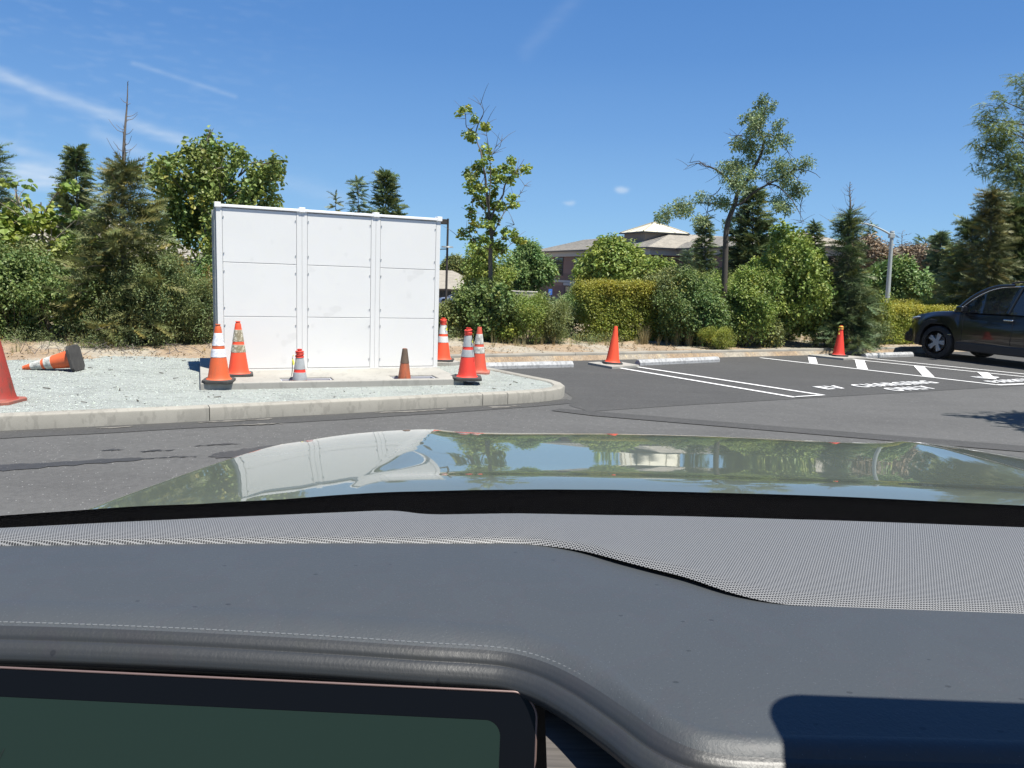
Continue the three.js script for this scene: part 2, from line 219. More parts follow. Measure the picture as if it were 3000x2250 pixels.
{ // gravel bed: gently uneven sheet clipped to the island, with loose stones on it
  const inner = islandEdge.map((p, i) => { const a = islandEdge[Math.max(0, i - 1)], b = islandEdge[Math.min(islandEdge.length - 1, i + 1)], l = Math.hypot(b[0] - a[0], b[1] - a[1]); return [p[0] + (b[1] - a[1]) / l * 0.13, p[1] - (b[0] - a[0]) / l * 0.13]; });
  const backEdge = [[-1.6, -13.72], [-2.4, -13.4], [-3.4, -13.0], [-4.4, -12.66], [-5.05, -12.4], [-5.8, -12.28], [-6.5, -12.12], [-7.2, -11.45], [-7.6, -11.1], [-8.4, -10.85], [-9.2, -10.3], [-10.4, -9.6], [-12.6, -8.5]];
  const wob = []; for (let i = 0; i < backEdge.length - 1; i++) for (let k = 0; k < 5; k++) { const t = k / 5, x = mix(backEdge[i][0], backEdge[i + 1][0], t), z = mix(backEdge[i][1], backEdge[i + 1][1], t), n = (fbm(x * 3 + 50, z * 3 + 50, 999, 3, 3) - 0.5) * 0.4; wob.push([x + n * 0.4, z + n]); }
  const poly = [...inner.slice(0, -1), ...wob];
  struct('gravel_bed', slab(poly, 0.02, 0.135, [rect(0.02, 3.34, 0.02, 2.68)]), M.gravel);
  const inside = (x, z) => { let c = false; for (let i = 0, j = poly.length - 1; i < poly.length; j = i++) { const a = poly[i], b = poly[j]; if ((a[1] > z) !== (b[1] > z) && x < (b[0] - a[0]) * (z - a[1]) / (b[1] - a[1]) + a[0]) c = !c; } return c; };
  const inPad = (x, z) => { const dx = x - P0[0], dz = z - P0[1], u = dx * PU[0] + dz * PU[1], w = dx * PW[0] + dz * PW[1]; return u > -0.02 && u < 3.38 && w > -0.02 && w < 2.72; };
  const r = rng(77), stone = new THREE.OctahedronGeometry(1, 0), N = 42000, im = lights(new THREE.InstancedMesh(stone, mat(0.39, 0.42, 0.385, 0.95), N)), o = new THREE.Object3D(), c = new THREE.Color(); let k = 0;
  while (k < N) { const x = -12 + 13 * r(), z = -14 + 10.8 * r(); if (!inside(x, z) || inPad(x, z)) continue; const s = 0.003 + 0.008 * r() ** 3 + (r() > 0.997 ? 0.01 : 0); o.position.set(x, 0.136 + s * 0.25, z); o.scale.set(s * (0.8 + r() * 0.6), s * (0.5 + r() * 0.3), s * (0.8 + r() * 0.6)); o.rotation.set(r() * 0.6, r() * 6.3, r() * 0.6); o.updateMatrix(); im.setMatrixAt(k, o.matrix); const b = r() > 0.97 ? 0.3 : 0.8 + 0.34 * r(); c.setRGB(b * 0.98, b * 1.0, b * (0.94 + 0.1 * r())); im.setColorAt(k, c); k++; }
  im.name = 'loose_gravel'; im.userData = { kind: 'stuff', label: 'pale crushed stone scattered over the gravel island', category: 'gravel' }; scene.add(im);
  // a few dark bits of litter (twigs, leaves) on the gravel
  const tw = lights(new THREE.InstancedMesh(new THREE.BoxGeometry(0.06, 0.006, 0.012), mat(0.06, 0.05, 0.035, 0.9), 50)); let q = 0; while (q < 50) { const x = -9 + 10 * r(), z = -13 + 6 * r(); if (!inside(x, z) || inPad(x, z)) continue; o.position.set(x, 0.148, z); o.rotation.set(0, r() * 6.3, r() * 0.2); o.scale.setScalar(0.4 + r()); o.updateMatrix(); tw.setMatrixAt(q++, o.matrix); } tw.name = 'twig_litter'; tw.userData = { kind: 'stuff', label: 'dark dry twigs and leaf bits strewn on pale gravel', category: 'litter' }; scene.add(tw);
}
// ---------------------------------------------------------------- concrete pads, cabinet
{
  const t = thing('concrete_pad', 'pale concrete slab with two open pits under the white cabinet', 'slab');
  const pit1 = rect(0.96, 1.62, 0.1, 0.42), pit2 = rect(2.42, 3.04, 0.1, 0.46);
  part('slab', slab(padOutline, -0.3, 0.22, [pit1, pit2], 0.012), M.concrete, t);
  const liner = mat(0.40, 0.42, 0.46, 0.7);
  for (const [u0, u1, w0, w1] of [[0.96, 1.62, 0.1, 0.42], [2.42, 3.04, 0.1, 0.46]]) {
    const e = 0.02, ring = slab(rect(u0 + 0.002, u1 - 0.002, w0 + 0.002, w1 - 0.002), -0.28, 0.196, [rect(u0 + e, u1 - e, w0 + e, w1 - e)]); part('pit_liner', ring, liner, t);
    part('pit_floor', slab(rect(u0 + e, u1 - e, w0 + e, w1 - e), -0.3, -0.1), M.dirt, t);
  }
  const rp = thing('rear_pad', 'small plain concrete slab behind the white cabinet', 'slab'); part('slab', slab([[-2.75, -12.62], [-1.0, -13.0], [-0.82, -12.72], [-0.98, -12.52], [-2.6, -12.2]].map(([x, z]) => [x - 0.06, z]), -0.02, 0.2, [], 0.01), M.concrete, rp);
  const pF = thing('footing_slab', 'thin concrete footing under the plain orange cone by the wheel stop', 'slab'); part('slab', slab([[1.44, -14.66], [1.83, -14.08], [2.40, -14.52], [2.02, -15.08]], -0.02, 0.05, [], 0.008), M.concrete, pF);
  const pG = thing('footing_slab', 'thin concrete footing at the head of the hatched bay', 'slab'); part('slab', slab([[6.92, -18.0], [7.52, -17.45], [8.25, -17.92], [7.66, -18.5]], -0.02, 0.05, [], 0.008), M.concrete, pG);
}
{
  const a = THREE.MathUtils.degToRad(24.3), W = 3.12, H = 2.24, D = 0.98;
  const t = thing('utility_cabinet', 'tall white bolted steel cabinet of nine panels on concrete pad', 'cabinet', [-3.99, 0.22, -10.35], a);
  // local: x along the front, z towards the road
  const white = tinted(tex(512, 1.6, (u, v) => { const c = fbm(u * 5, v * 5, 5, 4, 201), s = fbm(u * 9 + 3, v * 9, 9, 3, 205), a2 = 0.70 * (0.965 + 0.05 * c) * (1 - 0.07 * smooth(0.72, 0.86, s)); return [a2, a2, a2 * 0.965]; }), 0.42, { clearcoat: 0.3, clearcoatRoughness: 0.3 });
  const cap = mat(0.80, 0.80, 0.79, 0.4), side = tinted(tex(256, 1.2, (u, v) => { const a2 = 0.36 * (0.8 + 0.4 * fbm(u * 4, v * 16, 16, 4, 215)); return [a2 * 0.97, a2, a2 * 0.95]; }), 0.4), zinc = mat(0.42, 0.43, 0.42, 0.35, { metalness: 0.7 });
  const cols = [[0.078, 1.034], [1.184, 2.076], [2.216, 3.05]], posts = [[0, 0.074], [1.038, 1.108], [1.110, 1.180], [2.080, 2.145], [2.147, 2.212], [3.054, 3.12]];
  part('core', box(0.012, W - 0.012, 0.03, H - 0.06, -D + 0.012, -0.02), mat(0.55, 0.56, 0.56, 0.6), t);
  for (const [x0, x1] of posts) part('post', rbox(x0, x1, 0, H - 0.028, -0.06, -0.001, 0.003), white, t);
  const yb = [0.022, 0.742, 1.468, 2.178];
  for (const [x0, x1] of cols) for (let k = 0; k < 3; k++) {
    const pg = rbox(x0, x1, yb[k] + 0.004, yb[k + 1] - 0.004, -0.05, -0.004, 0.003), uv = pg.attributes.uv, w1 = x1 - x0; for (let q = 0; q < uv.count; q++) uv.setXY(q, uv.getX(q) * w1 + x0 * 1.37 + k * 0.61, uv.getY(q) * 0.72 + k * 0.83 + x0); const p = part('panel', pg, white, t);
    const h = yb[k + 1] - yb[k]; for (const sx of [x0 + 0.012, x1 - 0.012]) for (const f of [0.17, 0.84]) part('bolt', new THREE.CylinderGeometry(0.007, 0.008, 0.010, 6).rotateX(Math.PI / 2).translate(sx, yb[k] + h * f, 0.002), zinc, p);
  }
  part('cap_rail', merge(rbox(-0.006, W + 0.006, H - 0.05, H - 0.014, -0.06, 0.018, 0.005)), cap, t);
  part('roof', rbox(0.02, W - 0.02, H - 0.06, H - 0.03, -D, -0.062, 0.004), cap, t);
  for (const [x0, x1] of [[-0.018, 0.062], [1.07, 1.152], [2.109, 2.189], [3.06, 3.138]]) part('post_cap', rbox(x0, x1, H - 0.055, H + 0.010, -0.09, 0.022, 0.004), cap, t);
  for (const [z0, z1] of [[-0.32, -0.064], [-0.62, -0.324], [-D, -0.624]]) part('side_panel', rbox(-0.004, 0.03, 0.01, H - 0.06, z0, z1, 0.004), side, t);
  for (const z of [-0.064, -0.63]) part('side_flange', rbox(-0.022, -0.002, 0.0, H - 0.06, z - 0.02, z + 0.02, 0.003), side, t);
  for (const y of [1.95, 1.62, 1.24, 0.86, 0.5]) part('hinge', rbox(-0.034, -0.004, y, y + 0.035, -0.1, -0.066, 0.004), zinc, t);
  part('far_side_panel', rbox(W - 0.02, W + 0.004, 0.01, H - 0.06, -D, -0.064, 0.004), white, t);
  part('back_panel', box(0.0, W, 0.01, H - 0.06, -D - 0.02, -D), side, t);
  part('base_rail', box(0.01, W - 0.01, 0.0, 0.02, -0.05, -0.003), white, t);
}
// ---------------------------------------------------------------- traffic cones
const coneTex = (r, g, b, wear, dirt, seed) => tinted(tex(256, 1, (u, v, i, j) => { const c = fbm(u * 6, v * 6, 6, 4, seed), s = fbm(u * 40, v * 16, 40, 3, seed + 1), k = clamp(wear * smooth(0.45, 0.75, c) + wear * 0.8 * smooth(0.62, 0.7, s)), n = 0.92 + 0.12 * hash(i, j, seed); return [mix(r, dirt[0], k) * n, mix(g, dirt[1], k) * n, mix(b, dirt[2], k) * n]; }), 0.62);
const collarTex = (base, dirty, amount, seed) => tinted(tex(256, 1, (u, v, i, j) => { const c = fbm(u * 14, v * 10, 14, 4, seed), s = fbm(u * 34, v * 30, 34, 3, seed + 2), k = clamp(amount * (smooth(0.42, 0.62, c) + 0.8 * smooth(0.55, 0.66, s))); return [0, 1, 2].map((q) => mix(base[q], dirty[q], k) * (0.95 + 0.07 * hash(i, j, seed))); }), 0.5);
const orangeRed = coneTex(0.86, 0.085, 0.03, 0.1, [0.5, 0.1, 0.05], 301), orange = coneTex(0.62, 0.11, 0.03, 0.25, [0.36, 0.12, 0.06], 305), red = coneTex(0.72, 0.045, 0.025, 0.2, [0.4, 0.05, 0.04], 309), rust = coneTex(0.42, 0.11, 0.045, 0.6, [0.2, 0.09, 0.05], 313), maroon = coneTex(0.30, 0.035, 0.022, 0.55, [0.13, 0.045, 0.03], 317), faded = coneTex(0.60, 0.08, 0.04, 0.4, [0.42, 0.12, 0.08], 321), sooty = tinted(tex(128, 1, (u, v) => { const a = 0.1 * (0.6 + 0.7 * fbm(u * 8, v * 8, 8, 3, 331)); return [a * 1.15, a * 0.8, a * 0.55]; }), 0.8);
const cleanW = collarTex([0.78, 0.78, 0.8], [0.42, 0.42, 0.44], 0.45, 341), dirtyW = collarTex([0.58, 0.54, 0.42], [0.2, 0.17, 0.1], 0.8, 345), greyW = collarTex([0.36, 0.38, 0.38], [0.3, 0.3, 0.3], 0.4, 349), worn = collarTex([0.58, 0.58, 0.52], [0.22, 0.22, 0.2], 0.5, 353);
const tapeY = mat(0.75, 0.7, 0.1, 0.5), tapeR = mat(0.6, 0.05, 0.03, 0.6), tapeK = mat(0.03, 0.03, 0.03, 0.6);
function cone(label, pos, o) {
  const { h = 0.711, body = orangeRed, base = M.rubber, collars = null, group = 'traffic cones', lip = true } = o;
  const t = thing('traffic_cone', label, 'cone', pos, o.turn ?? 0, group);
  const bw = o.baseHalf ?? 0.18, bh = 0.034, rb = o.rb ?? 0.132, rt = 0.031, rad = (y) => mix(rb, rt, (y - bh) / (h - bh));
  const c = 0.05, oct = [[-bw + c, -bw], [bw - c, -bw], [bw, -bw + c], [bw, bw - c], [bw - c, bw], [-bw + c, bw], [-bw, bw - c], [-bw, -bw + c]];
  part('base', slab(oct, 0, bh, [], 0.009), o.baseMat ?? base, t);
  const prof = [[rb + 0.028, bh - 0.004], [rb + 0.012, bh + 0.004], [rb, bh + 0.02]]; for (let k = 1; k <= 10; k++) { const y = bh + (h - bh) * k / 10; prof.push([rad(y), y]); }
  if (lip) { prof.splice(-1, 1, [rad(h - 0.03), h - 0.03], [rad(h - 0.03) - 0.007, h - 0.026], [rad(h) - 0.005, h - 0.01], [rad(h) + 0.002, h - 0.006], [rad(h), h]); }
  prof.push([rt - 0.009, h], [rt - 0.009, h - 0.1]);
  part('cone_body', new THREE.LatheGeometry(prof.map(([x, y]) => new THREE.Vector2(x, y)), 28), body, t);
  const band = (y0, y1, m, n = 'reflective_collar') => part(n, new THREE.LatheGeometry([[rad(y0), y0], [rad(y0) + 0.003, y0 + 0.002], [rad(y1) + 0.003, y1 - 0.002], [rad(y1), y1]].map(([x, y]) => new THREE.Vector2(x, y)), 28), m, t);
  if (collars) { band(h - 0.262, h - 0.108, collars); band(h - 0.402, h - 0.302, collars); }
  if (o.soot) band(h - o.soot, h - 0.002, sooty, 'sooty_tip');
  if (o.tape) { // caution tape knotted round the tip, an end hanging down one side
    const r = rng(o.tape), s = o.tapeSide ?? 1;
    for (let k = 0; k < 4; k++) part('tape_wrap', new THREE.TorusGeometry(rad(h - 0.06) + 0.006, 0.011, 5, 16).rotateX(Math.PI / 2 + (r() - 0.5) * 0.5).rotateZ((r() - 0.5) * 0.4).translate(0, h - 0.035 - 0.022 * k, 0), k % 2 ? tapeR : (o.tapeMat ?? tapeR), t);
    const rib = (m, len, w, off, zo) => part('tape_end', grid(1, 14, (u, v) => { const y = h - 0.075 - v * len, q = (u - 0.5) * w, tw = v * 3 + off; return [s * (rad(y) + 0.014 + 0.012 * Math.sin(v * 5 + off)) + Math.cos(tw) * q * 0.6, y, zo + Math.sin(tw) * q + 0.02 * v + (1 - v) * 0.012]; }), m, t);
    rib(tapeY, 0.13, 0.035, 0.4, 0.045); rib(tapeK, o.tapeLong ?? 0.33, 0.016, 1.2, 0.055);
  }
  return t;
}
const onPad = (u, w) => { const p = pad(u, w); return [p[0], 0.22, p[1]]; };
cone('dull orange cone with scuffed bright white bands at slab corner', [-3.63, 0.22, -9.42], { body: orange, collars: cleanW, turn: 0.2 });
cone('bright red orange cone with dirty tan bands beside white cabinet', [-3.60, 0.22, -10.02], { body: orangeRed, collars: dirtyW, turn: 0.35 });
{ const p = pad(1.2, 0.25); cone('short looking red cone with grey bands sunk in slab pit', [p[0], -0.1, p[1]], { body: red, collars: greyW, tape: 21, tapeSide: -1, baseHalf: 0.15 }); }
{ const p = pad(2.6, 0.28); cone('rusty bandless cone with sooty brown tip sunk in slab pit', [p[0], -0.1, p[1]], { body: rust, soot: 0.2, lip: false, rb: 0.125, baseHalf: 0.15 }); }
cone('red cone with silver bands and black base at slab edge', [-0.63, 0.205, -10.62], { body: red, collars: greyW, tape: 31, turn: 0.1, baseHalf: 0.2 });
cone('faded orange cone with worn white bands on gravel corner', [-0.53, 0.137, -11.82], { body: faded, collars: worn, base: faded, baseMat: coneTex(0.4, 0.14, 0.1, 0.6, [0.25, 0.14, 0.1], 361), lip: false });
cone('bright cone with clean white bands half behind white cabinet', [-1.17, 0.2, -12.72], { body: orangeRed, collars: collarTex([0.62, 0.63, 0.62], [0.5, 0.5, 0.48], 0.3, 371), tape: 41, tapeLong: 0.04 });
cone('plain bandless orange cone leaning slightly on footing slab', [1.90, 0.052, -14.60], { body: orangeRed, lip: false, rb: 0.13 }).rotation.z = -0.04;
cone('plain bandless red cone with tape knot by hatched bay', [7.62, 0.052, -17.98], { body: red, tape: 51, tapeSide: -1, tapeLong: 0.06, tapeMat: tapeY, lip: false });
cone('weathered maroon cone without bands on gravel near kerb', [-5.40, 0.137, -7.98], { body: maroon, base: maroon, baseMat: coneTex(0.3, 0.1, 0.07, 0.5, [0.2, 0.1, 0.08], 365), lip: false, rb: 0.16, baseHalf: 0.2 });
{ // the fallen one: its axis lies along the ground, tip to the west
  const t = cone('orange cone with white bands lying on its side', [-5.99, 0.20, -10.42], { body: orange, collars: worn }); t.rotation.set(0, 0.1, 0); t.rotateZ(Math.PI / 2 + 0.225);
  t.position.set(-5.98, 0.137 + 0.178, -10.45);
}
// ---------------------------------------------------------------- painted markings (sheets just above the asphalt), wheel stops
const ML = 0.012;
function stripe(name, a, b, w) { const dx = b[0] - a[0], dz = b[1] - a[1], l = Math.hypot(dx, dz), nx = -dz / l * w / 2, nz = dx / l * w / 2; return struct(name, flat([[a[0] + nx, a[1] + nz], [a[0] - nx, a[1] - nz], [b[0] - nx, b[1] - nz], [b[0] + nx, b[1] + nz]], name === 'hatch_stripe' ? ML + 0.004 : ML), M.line); }
stripe('stall_line', [1.86, -14.42], [4.22, -11.33], 0.1); stripe('stall_line', [2.32, -14.58], [4.78, -11.66], 0.1); struct('stall_line', flat([[4.16, -11.30], [4.72, -11.60], [4.80, -11.70], [4.28, -11.42]], ML + 0.004), M.line);
stripe('stall_line', [5.55, -17.22], [8.80, -13.78], 0.1); stripe('stall_line', [7.68, -17.80], [10.3, -15.3], 0.1); stripe('stall_line', [8.30, -18.16], [10.75, -15.7], 0.1); stripe('stall_line', [8.76, -13.8], [10.4, -14.55], 0.1);
stripe('stall_line', [10.3, -15.3], [12.0, -13.6], 0.1); stripe('stall_line', [10.75, -15.7], [12.6, -13.8], 0.1);
stripe('stall_line', [13.3, -20.9], [15.9, -17.6], 0.1); stripe('stall_line', [13.9, -21.2], [16.6, -17.9], 0.1);
stripe('hatch_stripe', [6.93, -17.8], [6.42, -16.36], 0.17); stripe('hatch_stripe', [7.94, -17.58], [7.13, -15.6], 0.2); stripe('hatch_stripe', [8.84, -16.7], [8.0, -14.7], 0.2); stripe('hatch_stripe', [9.74, -15.88], [9.2, -14.7], 0.2);
{
  const font = await new FontLoader().loadAsync('fonts/droid/droid_sans_bold.typeface.json');
  const u = [0.8755, -0.4832], v = [-0.4832, -0.8755];
  const words = (name, text, size, at, wide) => { // baseline start at (x, z), letters upright towards the kerb
    const g = new THREE.ExtrudeGeometry(font.generateShapes(text, size), { depth: 0.003, bevelEnabled: false, curveSegments: 5 }); g.computeBoundingBox(); const k = wide / (g.boundingBox.max.x - g.boundingBox.min.x);
    g.translate(-g.boundingBox.min.x, 0, 0).scale(k, 1, 1); const m4 = new THREE.Matrix4().set(u[0], v[0], 0, at[0], 0, 0, 1, ML, u[1], v[1], 0, at[1], 0, 0, 0, 1); g.applyMatrix4(m4); return struct(name, g, M.line);
  };
  words('painted_lettering', 'EV', 0.3, [5.10, -12.33], 0.52); words('painted_lettering', 'CHARGING', 0.3, [5.86, -12.74], 2.1); words('painted_lettering', 'ONLY', 0.3, [6.28, -12.44], 1.1);
  words('painted_lettering', 'NO', 0.27, [9.08, -14.73], 0.6); words('painted_lettering', 'PARKING', 0.27, [8.94, -14.08], 1.75);
}
function wheelStop(a, b, label) {
  const dx = b[0] - a[0], dz = b[1] - a[1], L = Math.hypot(dx, dz), t = thing('wheel_stop', label, 'wheel stop', [a[0], 0.005, a[1]], Math.atan2(-dz, dx));
  const s = new THREE.Shape([[0, 0], [0.15, 0], [0.15, 0.055], [0.105, 0.108], [0.045, 0.108], [0, 0.055]].map(([x, y]) => new THREE.Vector2(x, y)));
  const g = new THREE.ExtrudeGeometry(s, { depth: L - 0.02, bevelEnabled: true, bevelSize: 0.008, bevelThickness: 0.01, bevelSegments: 2, bevelOffset: -0.008 }).rotateY(Math.PI / 2).translate(0.01, 0, 0);
  part('stop_body', g, M.stop, t); for (const f of [0.2, 0.8]) part('anchor_hole', new THREE.CylinderGeometry(0.012, 0.012, 0.004, 10).translate(L * f, 0.110, -0.075), M.black, t); return t;
}
wheelStop([-0.62, -13.24], [1.13, -14.12], 'grey concrete wheel stop behind the gravel island corner');
wheelStop([2.46, -14.78], [4.33, -16.02], 'grey concrete wheel stop between the plain orange cone and hatched bay');
wheelStop([8.37, -18.18], [9.95, -19.06], 'grey concrete wheel stop in front of the black car');
// ---------------------------------------------------------------- vegetation
const leafMat = (r, g, b, tr = 0.5) => new THREE.MeshPhysicalMaterial({ color: new THREE.Color().setRGB(r, g, b), roughness: 0.5, transmission: tr, thickness: 0, side: THREE.DoubleSide, specularIntensity: 0.5 });
const bark = tinted(tex(256, 1, (u, v, i, j) => { const a = 0.12 * (0.5 + fbm(u * 10, v * 4, 10, 4, 401)); return [a * 1.1, a * 0.95, a * 0.8]; }), 0.95);
const paleBark = mat(0.26, 0.22, 0.17, 0.9), deadWood = mat(0.16, 0.14, 0.125, 0.95), brownWood = mat(0.13, 0.10, 0.07, 0.95);
function leafBall(n, R, len, wid, seed, droop = 0.2, lobed = false) { // a clump of small folded leaves
  const r = rng(seed), P = [], I = []; const d = V(), ax = V(), sd = V(), up = V(), q = V();
  for (let k = 0; k < n; k++) {
    d.set(r() - 0.5, r() - 0.5, r() - 0.5).normalize(); const c = d.clone().multiplyScalar(R * (0.35 + 0.65 * r()));
    up.set((r() - 0.5) * 1.5 + d.x * 0.5, (r() - 0.5) * 1.3 + 0.62 + d.y * 0.3, (r() - 0.5) * 1.5 + d.z * 0.5).normalize(); // blades turn up and outwards to the light
    ax.copy(d).add(q.set((r() - 0.5) * 1.4, (r() - 0.5) * 0.8 - droop, (r() - 0.5) * 1.4)); ax.addScaledVector(up, -ax.dot(up)).normalize(); sd.crossVectors(up, ax);
    const L = len * (0.7 + 0.6 * r()), Wd = wid * (0.7 + 0.6 * r()), f = 0.25 * Wd, o = P.length / 3;
    const pt = (a, s, h) => P.push(c.x + ax.x * a + sd.x * s + up.x * h, c.y + ax.y * a + sd.y * s + up.y * h, c.z + ax.z * a + sd.z * s + up.z * h);
    if (lobed) { pt(0, 0, 0); pt(L * 0.3, Wd * 0.5, f); pt(L * 0.75, Wd * 0.42, f); pt(L, 0, 0); pt(L * 0.75, -Wd * 0.42, f); pt(L * 0.3, -Wd * 0.5, f); I.push(o, o + 1, o + 2, o, o + 2, o + 3, o, o + 3, o + 4, o, o + 4, o + 5); }
    else { pt(0, 0, 0); pt(L * 0.45, Wd * 0.5, f); pt(L, 0, 0); pt(L * 0.45, -Wd * 0.5, f); I.push(o, o + 1, o + 2, o, o + 2, o + 3); }
  }
  const g = new THREE.BufferGeometry(); g.setAttribute('position', new THREE.Float32BufferAttribute(P, 3)); g.setIndex(I); const h = g.toNonIndexed(); h.computeVertexNormals(); return h;
}
function spray(n, len, needle, wid, seed, droop = 0.25) { // flat feathery twig along +x
  const r = rng(seed), P = [], I = []; const add = (a, b, w) => { const o = P.length / 3, dx = b[0] - a[0], dz = b[2] - a[2], l = Math.hypot(dx, dz) || 1, nx = -dz / l * w, nz = dx / l * w; P.push(a[0] + nx * 0.6, a[1], a[2] + nz * 0.6, a[0] - nx * 0.6, a[1], a[2] - nz * 0.6, b[0], b[1], b[2]); I.push(o, o + 1, o + 2); };
  for (let k = 0; k < n; k++) { const t = (k + r()) / n, x = t * len, y = -droop * t * t * len, s = k % 2 ? 1 : -1, l = needle * (1 - 0.6 * t) * (0.7 + 0.6 * r()), an = 0.5 + 0.5 * r(); add([x, y, 0], [x + Math.cos(an) * l, y + (r() - 0.45) * l * 0.5, s * Math.sin(an) * l], wid * (0.7 + 0.5 * r())); }
  add([0, 0, 0], [len * 1.05, -droop * len, 0], wid);
  const g = new THREE.BufferGeometry(); g.setAttribute('position', new THREE.Float32BufferAttribute(P, 3)); g.setIndex(I); const h = g.toNonIndexed(); h.computeVertexNormals(); return h;
}
const G = {
  broad: leafBall(16, 0.15, 0.095, 0.075, 1, 0.2, true), small: leafBall(20, 0.13, 0.055, 0.034, 2), tiny: leafBall(24, 0.12, 0.05, 0.014, 3, -0.3), big: leafBall(11, 0.13, 0.12, 0.11, 4, 0.35, true), grey: leafBall(16, 0.12, 0.065, 0.04, 5, 0),
  sprayA: spray(22, 0.34, 0.13, 0.016, 6), sprayB: spray(18, 0.30, 0.10, 0.02, 7, 0.1), farSpray: spray(14, 0.6, 0.26, 0.06, 8, 0.2), locust: spray(18, 0.30, 0.075, 0.022, 9, 0.5), far: leafBall(14, 0.34, 0.24, 0.15, 10),
};
function foliage(name, geo, m, list, parent) { // list: [x, y, z, scale, yaw, tilt, roll, brightness, warmth]
  const im = lights(new THREE.InstancedMesh(geo, m, list.length)), o = new THREE.Object3D(), c = new THREE.Color(); o.rotation.order = 'YZX';
  list.forEach((l, k) => { o.position.set(l[0], l[1], l[2]); o.scale.setScalar(l[3]); o.rotation.set(l[6], l[4], l[5]); o.updateMatrix(); im.setMatrixAt(k, o.matrix); const b = l[7], w = l[8]; c.setRGB(b * (1 + w), b * (1 + w * 0.25), b * (1 - w * 0.4)); im.setColorAt(k, c); });
  im.name = name; im.userData = { kind: 'stuff' }; parent.add(im); return im;
}
const anyTurn = (r) => [r() * 6.28, (r() - 0.5) * 0.9, (r() - 0.5) * 0.9];
function lobeLeaves(L, density, r, o = {}) { // clumps through the outer part of each lobe [x, y, z, rx, ry?, rz?]
  const out = []; for (const l of L) { const rx = l[3], ry = l[4] ?? rx, rz = l[5] ?? rx, n = Math.max(3, Math.round(density * rx * Math.max(ry, 0.1) * 12)); for (let k = 0; k < n; k++) {
    let x, y, z, d; do { x = r() * 2 - 1; y = r() * 2 - 1; z = r() * 2 - 1; d = x * x + y * y + z * z; } while (d > 1 || (d < 0.12));
    const px = l[0] + x * rx, py = l[1] + y * ry, pz = l[2] + z * rz; if (fbm(px * 2.6 + 60, py * 2.6 + pz * 1.7 + 60, 4096, 2, o.seed ?? 3) < (o.holes ?? 0.36)) continue; if (py < (o.floor ?? 0.05)) continue;
    out.push([px, py, pz, (o.s0 ?? 0.8) + (o.s1 ?? 0.5) * r(), ...anyTurn(r), 0.72 + 0.55 * r(), (r() - 0.5) * 0.35 + (r() > 0.96 ? 0.35 : 0)]); } }
  return out;
}
function broadTree(name, label, data, o) { // trunk, limbs to every lobe, leaf crown
  const r = rng(o.seed), t = thing(name, label, 'tree', data.b, 0, o.group); const L = data.L.map((l) => [l[0], l[1], (r() - 0.5) * (o.zSpread ?? 1.6) * Math.max(l[2], 0.35), l[2]]);
  const cx = o.cx ?? 0, top = Math.max(...L.map((l) => l[1])), trunk = curve([[0, -0.2, 0], [cx * 0.3 + (r() - 0.5) * 0.12, top * 0.25, 0], [cx * 0.7 + (r() - 0.5) * 0.2, top * 0.55, 0.05], [cx, top * 0.92, 0]], 10);
  part('trunk', limb(trunk, o.r ?? 0.08, 0.012, 8), o.bark ?? bark, t);
  const br = []; for (const l of L) { const k = Math.min(9, Math.max(1, Math.round(10 * clamp((l[1] - l[3] * 1.6) / (top * 0.92), 0.12, 0.85)))), p = trunk[k]; br.push(limb(curve([p, [mix(p[0], l[0], 0.45), mix(p[1], l[1], 0.6), mix(p[2], l[2], 0.4)], [l[0], l[1] + l[3] * 0.5, l[2]]], 6), (o.r ?? 0.08) * 0.34, 0.006, 5)); for (let q = 0; q < 5; q++) { const e = [l[0] + (r() - 0.5) * 1.6 * l[3], l[1] + (r() - 0.3) * 1.3 * l[3], l[2] + (r() - 0.5) * 1.6 * l[3]]; br.push(limb(curve([[mix(p[0], l[0], 0.8), mix(p[1], l[1], 0.85), mix(p[2], l[2], 0.8)], [mix(l[0], e[0], 0.5), mix(l[1], e[1], 0.4), mix(l[2], e[2], 0.5)], e], 4), 0.011, 0.003, 4)); } }
  part('limbs', merge(br), o.limbMat ?? o.bark ?? bark, t).userData = { kind: 'stuff' };
  foliage('crown', o.geo, o.mat, lobeLeaves(L, o.density, r, o), t); return t;
}
